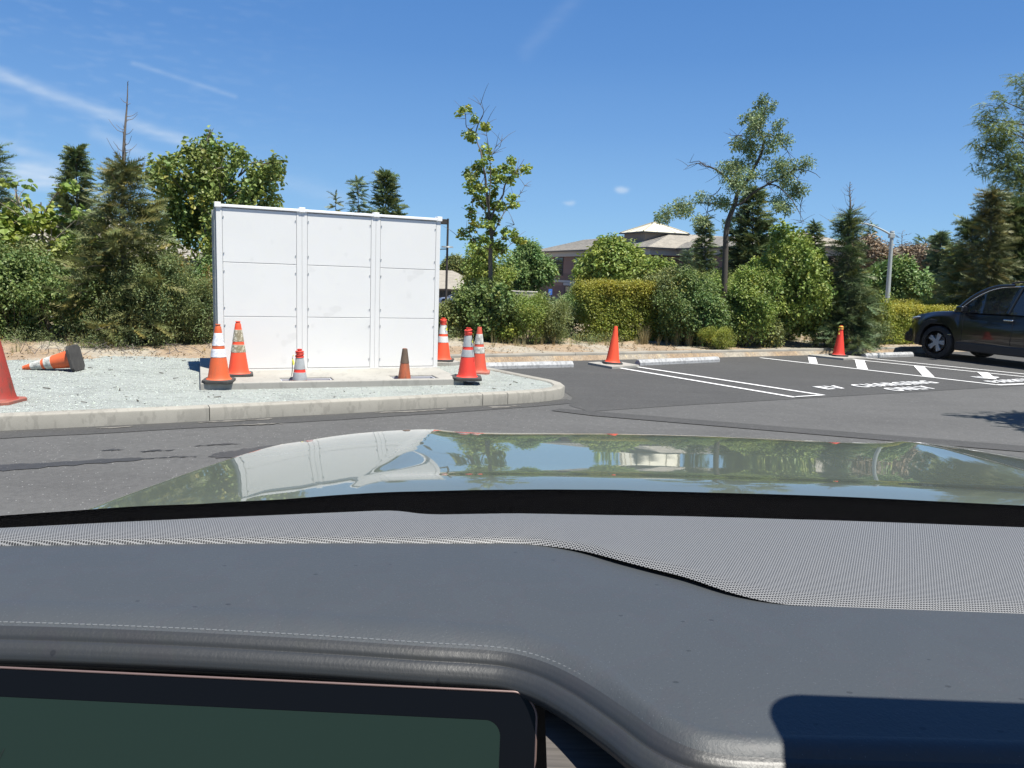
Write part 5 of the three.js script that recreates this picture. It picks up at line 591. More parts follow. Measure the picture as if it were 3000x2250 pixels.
// ---------------------------------------------------------------- cars
const tyreM = mat(0.02, 0.02, 0.02, 0.85), alloy = mat(0.46, 0.47, 0.48, 0.3, { metalness: 0.3 }), tint = mat(0.012, 0.014, 0.016, 0.04, { clearcoat: 1, clearcoatRoughness: 0.02 }), chrome = mat(0.75, 0.76, 0.78, 0.15, { metalness: 1 }), plastic = mat(0.022, 0.022, 0.023, 0.55), redLens = mat(0.35, 0.01, 0.01, 0.15), clearLens = mat(0.2, 0.22, 0.25, 0.08, { clearcoat: 1 });
function wheel(parent, x, z, R, width, side, spokes = 5) { // local car axes: x forward, z to the car's right; side = sign of z
  const g = new THREE.Group(); g.name = 'wheel'; g.position.set(x, R, z); parent.add(g); const w = width / 2, ri = R * 0.66;
  part('tyre', new THREE.LatheGeometry([[ri - 0.01, -w], [R * 0.9, -w], [R * 0.975, -w * 0.85], [R, -w * 0.6], [R, w * 0.6], [R * 0.975, w * 0.85], [R * 0.9, w], [ri - 0.01, w], [ri - 0.03, w * 0.6], [ri - 0.03, -w]].map(([a, b]) => new THREE.Vector2(a, b)), 44).rotateX(Math.PI / 2), tyreM, g);
  part('rim', merge(new THREE.LatheGeometry([[ri - 0.04, w * 0.2], [ri - 0.034, w * 0.9], [ri - 0.012, w * 1.02], [ri + 0.012, w * 1.02], [ri + 0.016, w * 0.9]].map(([a, b]) => new THREE.Vector2(a, b)), 40).rotateX(Math.PI / 2).scale(1, 1, side), new THREE.CylinderGeometry(0.065, 0.075, 0.05, 20).rotateX(Math.PI / 2).translate(0, 0, side * w * 0.66)), alloy, g);
  for (let k = 0; k < spokes; k++) { const a = k / spokes * Math.PI * 2 + 0.3, s = new THREE.Shape(); s.moveTo(-0.028, 0.05); s.lineTo(0.028, 0.05); s.lineTo(0.052, ri - 0.02); s.lineTo(0.016, ri - 0.02); s.lineTo(0, ri * 0.55); s.lineTo(-0.016, ri - 0.02); s.lineTo(-0.052, ri - 0.02); part('spoke', new THREE.ExtrudeGeometry(s, { depth: 0.02, bevelEnabled: true, bevelSize: 0.006, bevelThickness: 0.008, bevelSegments: 2 }).translate(0, 0, side > 0 ? w * 0.55 : -w * 0.55 - 0.02).rotateZ(a), alloy, g); }
  part('brake_disc', new THREE.CylinderGeometry(ri * 0.72, ri * 0.72, 0.02, 28).rotateX(Math.PI / 2).translate(0, 0, side * w * 0.2), mat(0.1, 0.1, 0.1, 0.5, { metalness: 0.6 }), g);
  return g;
}
// body shell: side outline cut by wheel arches, swept across the width; plan(x) gives the half width, and the upper edge is drawn in
function shell(top, bottom, arches, plan, inset, nx = 90, nz = 12) { // top/bottom: [[x, y]...] interpolated
  const x0 = top[0][0], x1 = top[top.length - 1][0], lower = (x) => { let b = interp(bottom, x); for (const [ax, ar] of arches) if (Math.abs(x - ax) < ar) b = Math.max(b, 0.36 + Math.sqrt(ar * ar - (x - ax) ** 2)); return b; };
  const ring = 30, P = [], I = [], U = [];
  for (let i = 0; i <= nx; i++) {
    const x = mix(x0, x1, i / nx), yt = interp(top, x), yb = Math.min(lower(x), yt - 0.05), yl = interp(bottom, x), w = plan(x);
    for (let k = 0; k <= ring; k++) { // from the underside on the left, over the top, to the underside on the right
      const s = k / ring; let y, z; const sideN = 0.36;
      if (s < sideN) { const f = s / sideN; y = mix(yb, yt, f * 0.93); const bulge = 1 - 0.035 * (1 - Math.sin(Math.PI * clamp((y - yl) / (yt - yl)))); z = -w * bulge * (1 - inset(x) * smooth(0.62, 1, f)); }
      else if (s > 1 - sideN) { const f = (1 - s) / sideN; y = mix(yb, yt, f * 0.93); const bulge = 1 - 0.035 * (1 - Math.sin(Math.PI * clamp((y - yl) / (yt - yl)))); z = w * bulge * (1 - inset(x) * smooth(0.62, 1, f)); }
      else { const f = (s - sideN) / (1 - 2 * sideN) * 2 - 1, ww = w * (1 - inset(x)) * 0.985; z = ww * Math.sign(f) * Math.abs(f) ** 0.9; const a = Math.abs(f) ** 5; y = mix(yt, mix(yb, yt, 0.945), a); }
      P.push(x, y, z); U.push(x, y);
    }
  }
  for (let i = 0; i < nx; i++) for (let k = 0; k < ring; k++) { const a = i * (ring + 1) + k, b = a + 1, c = a + ring + 1, d = c + 1; I.push(a, c, d, a, d, b); }
  for (let i = 0; i < nx; i++) { const a = i * (ring + 1), b = a + ring, c = a + ring + 1, d = c + ring; I.push(a, d, c, a, b, d); }
  for (const e of [0, nx]) for (let k = 1; k < ring; k++) { const o = e * (ring + 1); e ? I.push(o, o + k, o + k + 1) : I.push(o, o + k + 1, o + k); }
  const g = new THREE.BufferGeometry(); g.setAttribute('position', new THREE.Float32BufferAttribute(P, 3)); g.setAttribute('uv', new THREE.Float32BufferAttribute(U, 2)); g.setIndex(I); return toCreasedNormals(g, 0.75);
}
{
  const t = thing('parked_suv', 'black sport utility car with five spoke alloy wheels', 'car', [11.86, 0.004, -17.92], THREE.MathUtils.degToRad(116.7)); t.scale.setScalar(1.1);
  const paint = mat(0.006, 0.006, 0.0065, 0.3, { clearcoat: 0.7, clearcoatRoughness: 0.03 });
  const plan = (x) => 0.915 - 0.30 * smooth(1.75, 2.32, x) ** 1.5 - 0.05 * smooth(1.2, 1.9, x) - 0.12 * smooth(-1.9, -2.3, x), arch = [[1.345, 0.43], [-1.345, 0.43]];
  const top = [[-2.3, 0.85], [-2.26, 1.02], [-2.1, 1.10], [-1.2, 1.115], [0, 1.09], [0.75, 1.07], [1.0, 1.075], [1.5, 1.045], [1.9, 0.985], [2.08, 0.93], [2.2, 0.84], [2.29, 0.70], [2.31, 0.55]], bottom = [[-2.3, 0.5], [-2.15, 0.36], [-1.8, 0.3], [-0.8, 0.25], [0.8, 0.25], [1.9, 0.27], [2.2, 0.33], [2.31, 0.42]];
  part('body', shell(top, bottom, arch, plan, (x) => 0.05 + 0.05 * smooth(0.9, 1.7, x), 120), paint, t);
  const glassTop = [[-2.12, 1.12], [-1.95, 1.40], [-1.7, 1.58], [-0.9, 1.665], [-0.1, 1.67], [0.25, 1.62], [0.6, 1.47], [1.02, 1.08]], gb = [[-2.12, 1.08], [1.02, 1.05]], gplan = (x) => 0.865 - 0.05 * smooth(0.4, 1.0, x) - 0.1 * smooth(-1.7, -2.1, x);
  const house = (grow, tp) => { const nx = 60, ring = 20, P = [], U = [], I = []; for (let i = 0; i <= nx; i++) { const x = mix(tp[0][0], tp[tp.length - 1][0], i / nx), yt = interp(tp, x), yb = interp(gb, x), w = gplan(x); for (let k = 0; k <= ring; k++) { const s = k / ring; let y, z; const wt = w - 0.17 * clamp((yt - 1.08) / 0.58); if (s < 0.35) { const f = s / 0.35; y = mix(yb, yt - 0.035 * clamp((yt - yb) * 4), f); z = -mix(w, wt, f) - grow; } else if (s > 0.65) { const f = (1 - s) / 0.35; y = mix(yb, yt - 0.035 * clamp((yt - yb) * 4), f); z = mix(w, wt, f) + grow; } else { const f = (s - 0.5) / 0.15; z = f * wt; y = yt - 0.035 * clamp((yt - yb) * 4) * Math.abs(f) ** 3 + grow; } P.push(x, y, z); U.push(x, y); } } for (let i = 0; i < nx; i++) for (let k = 0; k < ring; k++) { const a = i * (ring + 1) + k, b = a + 1, c = a + ring + 1, d = c + 1; I.push(a, c, d, a, d, b); } const g = new THREE.BufferGeometry(); g.setAttribute('position', new THREE.Float32BufferAttribute(P, 3)); g.setAttribute('uv', new THREE.Float32BufferAttribute(U, 2)); g.setIndex(I); return toCreasedNormals(g, 0.7); };
  part('cabin_glass', house(0, glassTop), tint, t);
  part('roof', (() => { const tp = [[-1.98, 1.40], [-1.75, 1.575], [-0.9, 1.667], [-0.1, 1.672], [0.22, 1.63]]; return grid(26, 12, (u, v) => { const x = mix(-1.98, 0.22, u), yt = interp(tp, x), wt = gplan(x) - 0.17 * clamp((yt - 1.08) / 0.58) + 0.008, f = v * 2 - 1; return [x, yt + 0.014 - 0.035 * Math.abs(f) ** 3, f * wt]; }); })(), paint, t);
  for (const s of [-1, 1]) {
    const side = (x, y) => s * (mix(gplan(x), gplan(x) - 0.17, clamp((y - 1.08) / 0.58)) + 0.006);
    const bar = (pts, r) => limb(curve(pts.map(([x, y]) => [x, y, side(x, y)]), 18), r, r, 6);
    part('window_trim', bar([[0.98, 1.085], [0.62, 1.40], [0.28, 1.575], [-0.1, 1.632], [-0.9, 1.63], [-1.7, 1.54]], 0.013), chrome, t);
    part('pillar', merge(bar([[1.04, 1.06], [0.68, 1.42], [0.3, 1.61], [-0.1, 1.655]], 0.032), bar([[-0.12, 1.08], [-0.2, 1.4], [-0.26, 1.63]], 0.035), bar([[-1.2, 1.08], [-1.32, 1.4], [-1.38, 1.6]], 0.04)), paint, t);
    part('roof_rail', limb(curve([[0.0, 1.69, s * 0.66], [-0.1, 1.72, s * 0.66], [-0.9, 1.725, s * 0.66], [-1.5, 1.69, s * 0.66], [-1.6, 1.65, s * 0.66]], 14), 0.018, 0.018, 6), plastic, t);
    const ms = part('mirror', rbox(0.68, 0.84, 1.06, 1.19, s > 0 ? 0.93 : -1.13, s > 0 ? 1.13 : -0.93, 0.035, 3), paint, t); part('mirror_arm', limb([[0.8, 1.05, s * 0.86], [0.78, 1.09, s * 0.96]], 0.03, 0.025, 6), plastic, ms);
    const zf = (x, y) => s * plan(x) * (1 - 0.035 * (1 - Math.sin(Math.PI * clamp((y - 0.25) / 0.82)))) + s * 0.004;
    for (const x of [-0.18, -1.22]) part('door_handle', rbox(x - 0.1, x + 0.1, 0.93, 0.965, s > 0 ? 0.905 : -0.945, s > 0 ? 0.945 : -0.905, 0.014, 3), chrome, t);
    for (const x of [0.78, -0.26, -1.12]) part('door_seam', limb([0.36, 0.6, 0.85, 1.04].map((y) => [x + (y < 0.5 ? 0.02 : 0), y, zf(x, y)]), 0.004, 0.004, 4), M.black, t);
    part('rocker_trim', rbox(-0.9, 0.9, 0.23, 0.42, s > 0 ? 0.86 : -0.925, s > 0 ? 0.925 : -0.86, 0.03, 3), plastic, t);
    for (const ax of [1.345, -1.345]) { // angular wheel-arch cladding, as thick band round the opening
      const prof = [[-0.53, 0.27], [-0.5, 0.5], [-0.37, 0.79], [-0.2, 0.865], [0.2, 0.865], [0.37, 0.79], [0.5, 0.5], [0.53, 0.27]], inn = [[0.42, 0.27], [0.415, 0.45], [0.33, 0.66], [0.18, 0.765], [-0.18, 0.765], [-0.33, 0.66], [-0.415, 0.45], [-0.42, 0.27]];
      const sh = new THREE.Shape([...prof, ...inn].map(([x, y]) => new THREE.Vector2(ax + x, y))); const g = new THREE.ExtrudeGeometry(sh, { depth: 0.05, bevelEnabled: true, bevelSize: 0.01, bevelThickness: 0.01, bevelSegments: 2, bevelOffset: -0.01 }); g.translate(0, 0, s > 0 ? 0.875 - (ax > 0 ? 0.035 : 0.02) : -0.925 + (ax > 0 ? 0.035 : 0.02)); part('arch_cladding', g, plastic, t);
      part('wheel_well', new THREE.CylinderGeometry(0.44, 0.44, 0.3, 28, 1, true, 0, Math.PI).rotateX(Math.PI / 2).rotateZ(-Math.PI / 2 + Math.PI).translate(ax, 0.36, s * 0.72), M.black, t);
      wheel(t, ax, s * 0.80, 0.362, 0.235, s);
    }
    part('headlight', new THREE.SphereGeometry(1, 18, 12).scale(0.17, 0.035, 0.11).rotateY(s * 0.55).rotateZ(-0.2).translate(2.03, 0.86, s * 0.66), clearLens, t);
    part('fog_surround', rbox(2.06, 2.2, 0.42, 0.6, s > 0 ? 0.5 : -0.7, s > 0 ? 0.7 : -0.5, 0.04, 3), plastic, t);
    part('tail_light', rbox(-2.26, -2.05, 0.92, 1.06, s > 0 ? 0.55 : -0.86, s > 0 ? 0.86 : -0.55, 0.03, 3), redLens, t);
  }
  part('front_bumper', rbox(2.0, 2.33, 0.3, 0.52, -0.66, 0.66, 0.06, 3), plastic, t); part('grille', rbox(2.2, 2.325, 0.55, 0.78, -0.45, 0.45, 0.03, 3), M.black, t); part('rear_bumper', rbox(-2.34, -2.05, 0.32, 0.6, -0.78, 0.78, 0.06, 3), plastic, t); part('underbody', box(-1.9, 1.9, 0.24, 0.4, -0.7, 0.7), M.black, t);
  part('cowl_side_mark', rbox(1.02, 1.1, 0.55, 0.57, -0.918, -0.9, 0.004), chrome, t);
}
function sedan(label, pos, turn, paint, group) {
  const t = thing('parked_sedan', label, 'car', pos, turn, group), plan = (x) => 0.9 - 0.22 * smooth(1.7, 2.3, x) - 0.16 * smooth(-1.8, -2.35, x);
  part('body', shell([[-2.35, 0.72], [-2.28, 0.98], [-1.6, 1.02], [0, 0.98], [0.9, 0.96], [1.8, 0.86], [2.2, 0.72], [2.35, 0.5]], [[-2.35, 0.42], [-2, 0.26], [2, 0.24], [2.35, 0.36]], [[1.4, 0.38], [-1.35, 0.38]], plan, () => 0.06, 60), paint, t);
  part('cabin_glass', grid(24, 10, (u, v) => { const x = mix(-1.75, 1.0, u), yt = interp([[-1.75, 1.0], [-1.1, 1.36], [-0.4, 1.46], [0.15, 1.42], [1.0, 0.97]], x), f = v * 2 - 1, w = 0.8 - 0.2 * clamp((yt - 1) / 0.45), a = Math.abs(f); return [x, a > 0.75 ? mix(yt - 0.04, 0.96, (a - 0.75) / 0.25) : yt - 0.05 * a ** 3, Math.sign(f) * (a > 0.75 ? mix(w, 0.82, (a - 0.75) / 0.25) : w * a / 0.75)]; }), tint, t);
  part('roof', grid(12, 8, (u, v) => { const x = mix(-1.0, 0.1, u), yt = interp([[-1.1, 1.36], [-0.4, 1.46], [0.15, 1.42]], x), f = v * 2 - 1, w = 0.82 - 0.2 * clamp((yt - 1) / 0.45); return [x, yt + 0.012 - 0.04 * Math.abs(f) ** 3, f * w * 0.98]; }), paint, t);
  for (const s of [-1, 1]) { for (const x of [1.4, -1.35]) wheel(t, x, s * 0.76, 0.33, 0.2, s); part('headlight', rbox(1.95, 2.24, 0.66, 0.78, s > 0 ? 0.45 : -0.75, s > 0 ? 0.75 : -0.45, 0.04), clearLens, t); part('tail_light', rbox(-2.33, -2.1, 0.74, 0.92, s > 0 ? 0.45 : -0.8, s > 0 ? 0.8 : -0.45, 0.03), redLens, t); part('pillar', merge(limb([[1.0, 0.98, s * 0.78], [0.55, 1.2, s * 0.7], [0.12, 1.41, s * 0.62]], 0.03, 0.03, 5), limb([[-0.3, 0.98, s * 0.82], [-0.35, 1.43, s * 0.63]], 0.03, 0.03, 5), limb([[-1.75, 1.0, s * 0.8], [-1.1, 1.34, s * 0.64]], 0.05, 0.05, 5)), paint, t); part('mirror', rbox(0.55, 0.68, 0.98, 1.08, s > 0 ? 0.86 : -1.0, s > 0 ? 1.0 : -0.86, 0.02), paint, t); }
  part('number_plate', rbox(2.26, 2.29, 0.5, 0.62, -0.2, 0.2, 0.005), mat(0.7, 0.7, 0.7, 0.6), t); part('rear_bumper', rbox(-2.38, -2.0, 0.4, 0.66, -0.72, 0.72, 0.06), paint, t); return t;
}
sedan('silver sedan parked beyond the shrubs beside the cabinet', [-6.9, -2.34, -93], 2.75, mat(0.42, 0.46, 0.52, 0.3, { metalness: 0.5, clearcoat: 1 }));
sedan('dark blue sedan parked before the office beside enclosure wall', [4.9, -2.34, -93], -0.45, mat(0.02, 0.025, 0.04, 0.3, { clearcoat: 1 }));
sedan('black car parked deeper in the lot past the silver sedan', [-5.6, -2.34, -106], 0.2, mat(0.008, 0.008, 0.01, 0.3, { clearcoat: 1 }));
sedan('dark grey sedan at the far side of the dark blue one', [8.0, -2.34, -98], -0.5, mat(0.03, 0.03, 0.035, 0.3, { clearcoat: 1 }));
// ---------------------------------------------------------------- the car we sit in: hood, windshield, dashboard
{
  const car = thing('own_car', 'sage green car seen from its own seat over grey dashboard', 'car');
  const RA = [[-0.818,1.33,-0.889],[-0.716,1.33,-0.919],[-0.645,1.33,-0.94],[-0.571,1.33,-0.962],[-0.493,1.33,-0.985],[-0.411,1.33,-1.008],[-0.325,1.33,-1.031],[-0.236,1.33,-1.055],[-0.165,1.33,-1.071],[-0.115,1.33,-1.061],[-0.042,1.33,-1.071],[0.007,1.33,-1.079],[0.057,1.33,-1.083],[0.107,1.33,-1.086],[0.157,1.33,-1.089],[0.208,1.33,-1.093],[0.259,1.33,-1.096],[0.335,1.33,-1.099],[0.412,1.33,-1.101],[0.515,1.33,-1.104],[0.641,1.33,-1.104],[0.768,1.33,-1.104],[0.92,1.33,-1.103],[1.122,1.33,-1.103]], RB = [[-0.797,1.33,-0.866],[-0.689,1.33,-0.882],[-0.614,1.33,-0.894],[-0.538,1.33,-0.905],[-0.46,1.33,-0.917],[-0.379,1.33,-0.928],[-0.296,1.33,-0.939],[-0.212,1.33,-0.949],[-0.147,1.33,-0.956],[-0.103,1.33,-0.96],[-0.037,1.33,-0.967],[0.008,1.33,-0.972],[0.052,1.33,-0.966],[0.096,1.33,-0.947],[0.136,1.33,-0.916],[0.174,1.33,-0.89],[0.21,1.33,-0.867],[0.259,1.33,-0.827],[0.311,1.33,-0.809],[0.387,1.33,-0.809],[0.481,1.33,-0.809],[0.575,1.33,-0.809],[0.689,1.33,-0.809],[0.84,1.33,-0.809]], ST = [[-0.648,1.322,-0.696],[-0.49,1.322,-0.706],[-0.323,1.322,-0.707],[-0.173,1.322,-0.702],[-0.073,1.322,-0.696],[-0.023,1.322,-0.694],[0.01,1.322,-0.689],[0.042,1.322,-0.673],[0.072,1.322,-0.645],[0.107,1.322,-0.599],[0.128,1.322,-0.568],[0.15,1.322,-0.549],[0.178,1.322,-0.542],[0.217,1.322,-0.541],[0.324,1.322,-0.543],[0.51,1.322,-0.546]], CR = [[-0.682,1.331,-0.736],[-0.517,1.331,-0.747],[-0.343,1.331,-0.749],[-0.184,1.331,-0.745],[-0.06,1.331,-0.736],[-0.012,1.331,-0.732],[0.029,1.331,-0.721],[0.068,1.331,-0.695],[0.097,1.331,-0.658],[0.12,1.331,-0.611],[0.142,1.331,-0.581],[0.164,1.331,-0.566],[0.19,1.331,-0.561],[0.225,1.331,-0.56],[0.333,1.331,-0.563],[0.525,1.331,-0.566]], BB = [[-0.663,1.275,-0.708],[-0.497,1.275,-0.712],[-0.361,1.275,-0.711],[-0.252,1.275,-0.708],[-0.123,1.275,-0.706],[-0.056,1.275,-0.703],[-0.009,1.275,-0.699],[0.021,1.275,-0.681],[0.043,1.275,-0.656],[0.083,1.275,-0.615],[0.105,1.275,-0.587],[0.138,1.275,-0.566],[0.177,1.275,-0.556],[0.222,1.275,-0.554],[0.337,1.275,-0.557],[0.528,1.275,-0.56]];
  const line = (R) => { const c = new THREE.CatmullRomCurve3(R.map((p) => V(...p)), false, 'centripetal'); return (u) => c.getPoint(u); };
  // resample a row by its x so that neighbouring rows pair up
  const A = line(RA), B = line(RB), S = line(ST), K = line(CR), Q = line(BB);
  const leatherTex = tex(512, 0.12, (u, v, i, j) => 0.5 * fbm(u * 60, v * 60, 60, 3, 601) + 0.35 * fbm(u * 24, v * 24, 24, 3, 602) + 0.15 * hash(i, j, 603), false);
  const dust = (base, n, seed) => tex(1024, 0.5, (u, v, i, j) => { const c = fbm(u * 7, v * 7, 7, 4, seed), f = hash(i, j, seed + 1); let a = 0.94 + 0.1 * c; if (f > 1 - n * 0.2) a = 2.6; const cell = hash(i >> 4, j >> 4, seed + 2); if (cell > 0.993) { const dx = (i & 15) - 8, dy = (j & 15) - 8; if (dx * dx + dy * dy * 3 < 14 + 20 * hash(i >> 4, j >> 4, seed + 3)) a *= 0.62; } return base.map((b) => b * a); });
  const leather = tinted(dust([0.047, 0.053, 0.058], 0.012, 611), 0.52, { bumpMap: leatherTex, bumpScale: 0.0004, specularIntensity: 0.8 });
  const leatherTrim = tinted(dust([0.027, 0.029, 0.030], 0.0006, 615), 0.42, { bumpMap: leatherTex, bumpScale: 0.00025 });  // same leather as the dash top, base darkened to stand for cabin shade
  // dash top, from under the grille to the stitched edge, then over the padded roll
  const N = 90;
  const rowAt = (v, u) => { // v 0..1 front to back
    if (v < 0.42) { const a = B(u), b = K(u), t = v / 0.42; return [mix(a.x, b.x, t), 1.33 - 0.004 * (1 - t) + 0.006 * Math.sin(t * Math.PI), mix(a.z - 0.03, b.z, t)]; }
    const k = K(u), s = S(u), t = (v - 0.42) / 0.58; return [mix(k.x, s.x, t), mix(1.33, 1.322, t * t) + 0.001 * Math.sin(t * Math.PI), mix(k.z, s.z, t)];
  };
  const wp = (fn) => (u, v) => { const p = fn(u, v); return [p[0], p[1], p[2], p[0], p[2]]; };
  const dash = new THREE.Group(); dash.name = 'dashboard'; car.add(dash);
  part('dash_top', grid(N, 44, wp((u, v) => rowAt(v, u))), leather, dash);
  const rollProf = [[0, 0], [0.004, -0.002], [0.008, -0.0055], [0.0105, -0.010], [0.0125, -0.0085], [0.015, -0.0072], [0.018, -0.0085], [0.022, -0.0115], [0.0255, -0.016], [0.027, -0.021], [0.026, -0.026], [0.021, -0.031]];
  part('padded_roll', grid(N, rollProf.length * 3 - 3, wp((u, v) => { const s = S(u), t = v * (rollProf.length - 1), i = Math.min(rollProf.length - 2, Math.floor(t)), f = t - i, o = mix(rollProf[i][0], rollProf[i + 1][0], f), d = mix(rollProf[i][1], rollProf[i + 1][1], f), e = 1e-3, p = S(clamp(u - e)), q = S(clamp(u + e)), l = Math.hypot(q.x - p.x, q.z - p.z) || 1; return [s.x - (q.z - p.z) / l * o, 1.322 + d, s.z + (q.x - p.x) / l * o]; })), leatherTrim, dash);
  { // stitches along the edge
    const c = new THREE.CatmullRomCurve3(ST.map((p) => V(...p)), false, 'centripetal'), len = c.getLength(), n = Math.floor(len / 0.0062), L = [], thread = mat(0.11, 0.12, 0.13, 0.8), q = new THREE.CapsuleGeometry(0.00085, 0.0032, 2, 5).rotateZ(Math.PI / 2);
    for (let k = 0; k < n; k++) { const p = c.getPointAt(k / n), d = c.getTangentAt(k / n); L.push(q.clone().rotateY(-Math.atan2(d.z, d.x) + 0.22).translate(p.x + d.z * 0.004, p.y + 0.0016, p.z - d.x * 0.004)); }
    const st = part('stitching', merge(L), thread, dash); st.userData = { kind: 'stuff' };
  }
  // perforated speaker grille between windshield and leather
  const grT = tex(512, 0.0512, (u, v) => { const n = 16, y = v * n, row = Math.floor(y), x = u * n + (row % 2) * 0.5, dx = x - Math.floor(x) - 0.5, dy = (y - row - 0.5) * 1.0, d = Math.hypot(dx, dy); const a = d < 0.3 ? 0.02 : d < 0.38 ? 0.075 : 0.205; return [a * 0.98, a, a * 0.985]; });
  const grB = tex(512, 0.0512, (u, v) => { const n = 16, y = v * n, row = Math.floor(y), x = u * n + (row % 2) * 0.5, dx = x - Math.floor(x) - 0.5, dy = y - row - 0.5, d = Math.hypot(dx, dy); return smooth(0.28, 0.42, d); }, false);
  const grille = tinted(grT, 0.5, { bumpMap: grB, bumpScale: 0.0007 });
  part('speaker_grille', grid(N, 26, wp((u, v) => { const a = A(u), b = B(u); let y = 1.3345 + 0.004 * Math.sin(Math.min(1, v * 1.1) * Math.PI); if (v > 0.9) y -= 0.006 * ((v - 0.9) / 0.1) ** 2; const w = smooth(0.5, 0.62, u) * (1 - smooth(0.7, 0.8, u)); return [mix(a.x, b.x, v), y + 0.005 * w * smooth(0.4, 0.95, v), mix(a.z - 0.002, b.z, v)]; })), grille, dash);
  // windshield: a gently raked pane with a black printed lower band
  const rake = THREE.MathUtils.degToRad(38);
  const glass = new THREE.MeshPhysicalMaterial({ color: 0xffffff, roughness: 0, transmission: 1, thickness: 0, ior: 1.5, specularIntensity: 0.06 });
  const pane = new THREE.Group(); pane.name = 'windshield'; car.add(pane);
  part('glass', grid(40, 12, (u, v) => { const a = A(u), t = 0.004 + 0.98 * v; return [a.x, 1.334 + Math.sin(rake) * t, a.z + 0.004 + Math.cos(rake) * t]; }), glass, pane);
  // black cowl trough between the glass and the hood
  const CC = line([[-1.272,1.159,-1.385],[-1.078,1.181,-1.385],[-0.949,1.196,-1.385],[-0.82,1.21,-1.385],[-0.692,1.224,-1.385],[-0.564,1.234,-1.385],[-0.437,1.246,-1.385],[-0.31,1.261,-1.385],[-0.214,1.27,-1.385],[-0.151,1.274,-1.385],[-0.056,1.28,-1.385],[0.007,1.283,-1.385],[0.071,1.286,-1.385],[0.134,1.288,-1.385],[0.197,1.29,-1.385],[0.26,1.29,-1.385],[0.324,1.291,-1.385],[0.419,1.292,-1.385],[0.514,1.293,-1.385],[0.64,1.293,-1.385],[0.799,1.291,-1.385],[0.958,1.289,-1.385],[1.148,1.286,-1.385],[1.402,1.282,-1.385]]);
  part('cowl_panel', grid(N, 8, (u, v) => { const a = A(u), b = CC(u), t = clamp((v - 0.125) / 0.75); if (v > 0.95) return [b.x, b.y - 0.12, b.z - 0.02]; return [mix(a.x, b.x, t), mix(1.327, b.y, t) - 0.02 * Math.sin(t * Math.PI) - (v < 0.1 ? 0.1 : 0), mix(a.z - 0.004, b.z, t)]; }), mat(0.0018, 0.0018, 0.002, 0.9, { specularIntensity: 0.0 }), car);
  // hood
  const zf = [[-0.72, 2.1], [-0.625, 2.25], [-0.53, 2.36], [-0.395, 2.44], [-0.25, 2.5], [0.3, 2.545], [0.9, 2.545], [1.3, 2.5], [1.64, 2.4], [1.9, 2.2]], ysil = [[-0.8, 1.146], [-0.625, 1.145], [-0.45, 1.146], [-0.25, 1.146], [0, 1.152], [0.3, 1.160], [0.6, 1.165], [0.94, 1.164], [1.25, 1.164], [1.45, 1.164], [1.64, 1.142], [1.9, 1.09]];
  const yr = [[-0.9, 1.180], [-0.8, 1.197], [-0.6, 1.228], [-0.3, 1.254], [0, 1.268], [0.3, 1.275], [0.8, 1.277], [1.2, 1.27], [1.6, 1.24], [2, 1.19]];
  const ang = [[0, 1.6], [0.08, 2.3], [0.13, 4.2], [0.165, 7.2], [0.185, 8.6], [0.205, 7.8], [0.25, 5.8], [0.33, 5.0], [0.5, 4.6], [0.66, 4.9], [0.8, 5.8], [0.92, 8.2], [1.0, 11.2]];
  const run = (A2) => { const prof = [0]; for (let k = 1; k <= 400; k++) prof.push(prof[k - 1] + interp(A2, (k - 0.5) / 400)); return (t) => { const s = clamp(t) * 400, i = Math.min(399, Math.floor(s)); return mix(prof[i], prof[i + 1], s - i) / prof[400]; }; }, gMid = run(ang), gSide = run([[0, 4.2], [0.3, 5.0], [0.7, 6.2], [1, 11]]);
  const smoothI = (P, x) => { let v = 0; for (let k = -2; k <= 2; k++) v += interp(P, x + k * 0.05); return v / 5; };
  const top = (x, m) => { const f = smoothI(zf, x), t = (m - 1.40) / (f - 1.40), a = smoothI(yr, x), b = smoothI(ysil, x), ramp = smooth(0.15, 0.5, t), R = 0.016, xl = -0.29 + 0.04 * t, xr = 1.30; // dished centre between two creased shoulders
    const mid = mix(a, b, gMid(t)) + ramp * R * (Math.exp(-Math.max(0, x - xl) / 0.085) + Math.exp(-Math.max(0, xr - x) / 0.085)), side = mix(a, b + R, gSide(t)), w = Math.max(1 - smooth(xl - 0.02, xl + 0.012, x), smooth(xr - 0.012, xr + 0.02, x)); return [mix(mid, side, w), f, t]; };
  const hood = grid(200, 160, (u, v) => {
    const roll = 12, ui = u * 200, vi = v * 160; const mm = vi <= 150 ? 0 : (vi - 150) / 10; const xl = (m) => -0.81 + 0.231 * (m - 1.45);
    const tv = Math.min(1, vi / 150); // rows to the front edge
    const us = ui <= roll ? 0 : (ui - roll) / (200 - roll); const e = ui < roll ? 1 - ui / roll : 0;
    let x = mix(-0.8, 2.0, us), f = smoothI(zf, x), m = mix(1.40, f, tv); const xe = xl(m); x = mix(Math.min(xe, -0.45), 2.0, us); f = smoothI(zf, x); m = mix(1.40, f, tv); let [y] = top(x, m);
    let z = -m; if (mm > 0) { const a = Math.min(1, mm * 1.6) * 1.35; z -= 0.10 * Math.sin(a); y -= 0.10 * (1 - Math.cos(a)) + 0.02 * mm + Math.max(0, mm - 0.62) * 0.9; }
    if (e > 0) { const a = Math.min(1, e * 1.5) * 1.5; x -= 0.045 * Math.sin(a); y -= 0.045 * (1 - Math.cos(a)) + Math.max(0, e - 0.66) * 1.2; }
    return [x, y, z];
  });
  const paint = mat(0.125, 0.138, 0.094, 0.42, { metalness: 0.2, clearcoat: 1, clearcoatRoughness: 0.012 });
  part('hood', hood, paint, car);
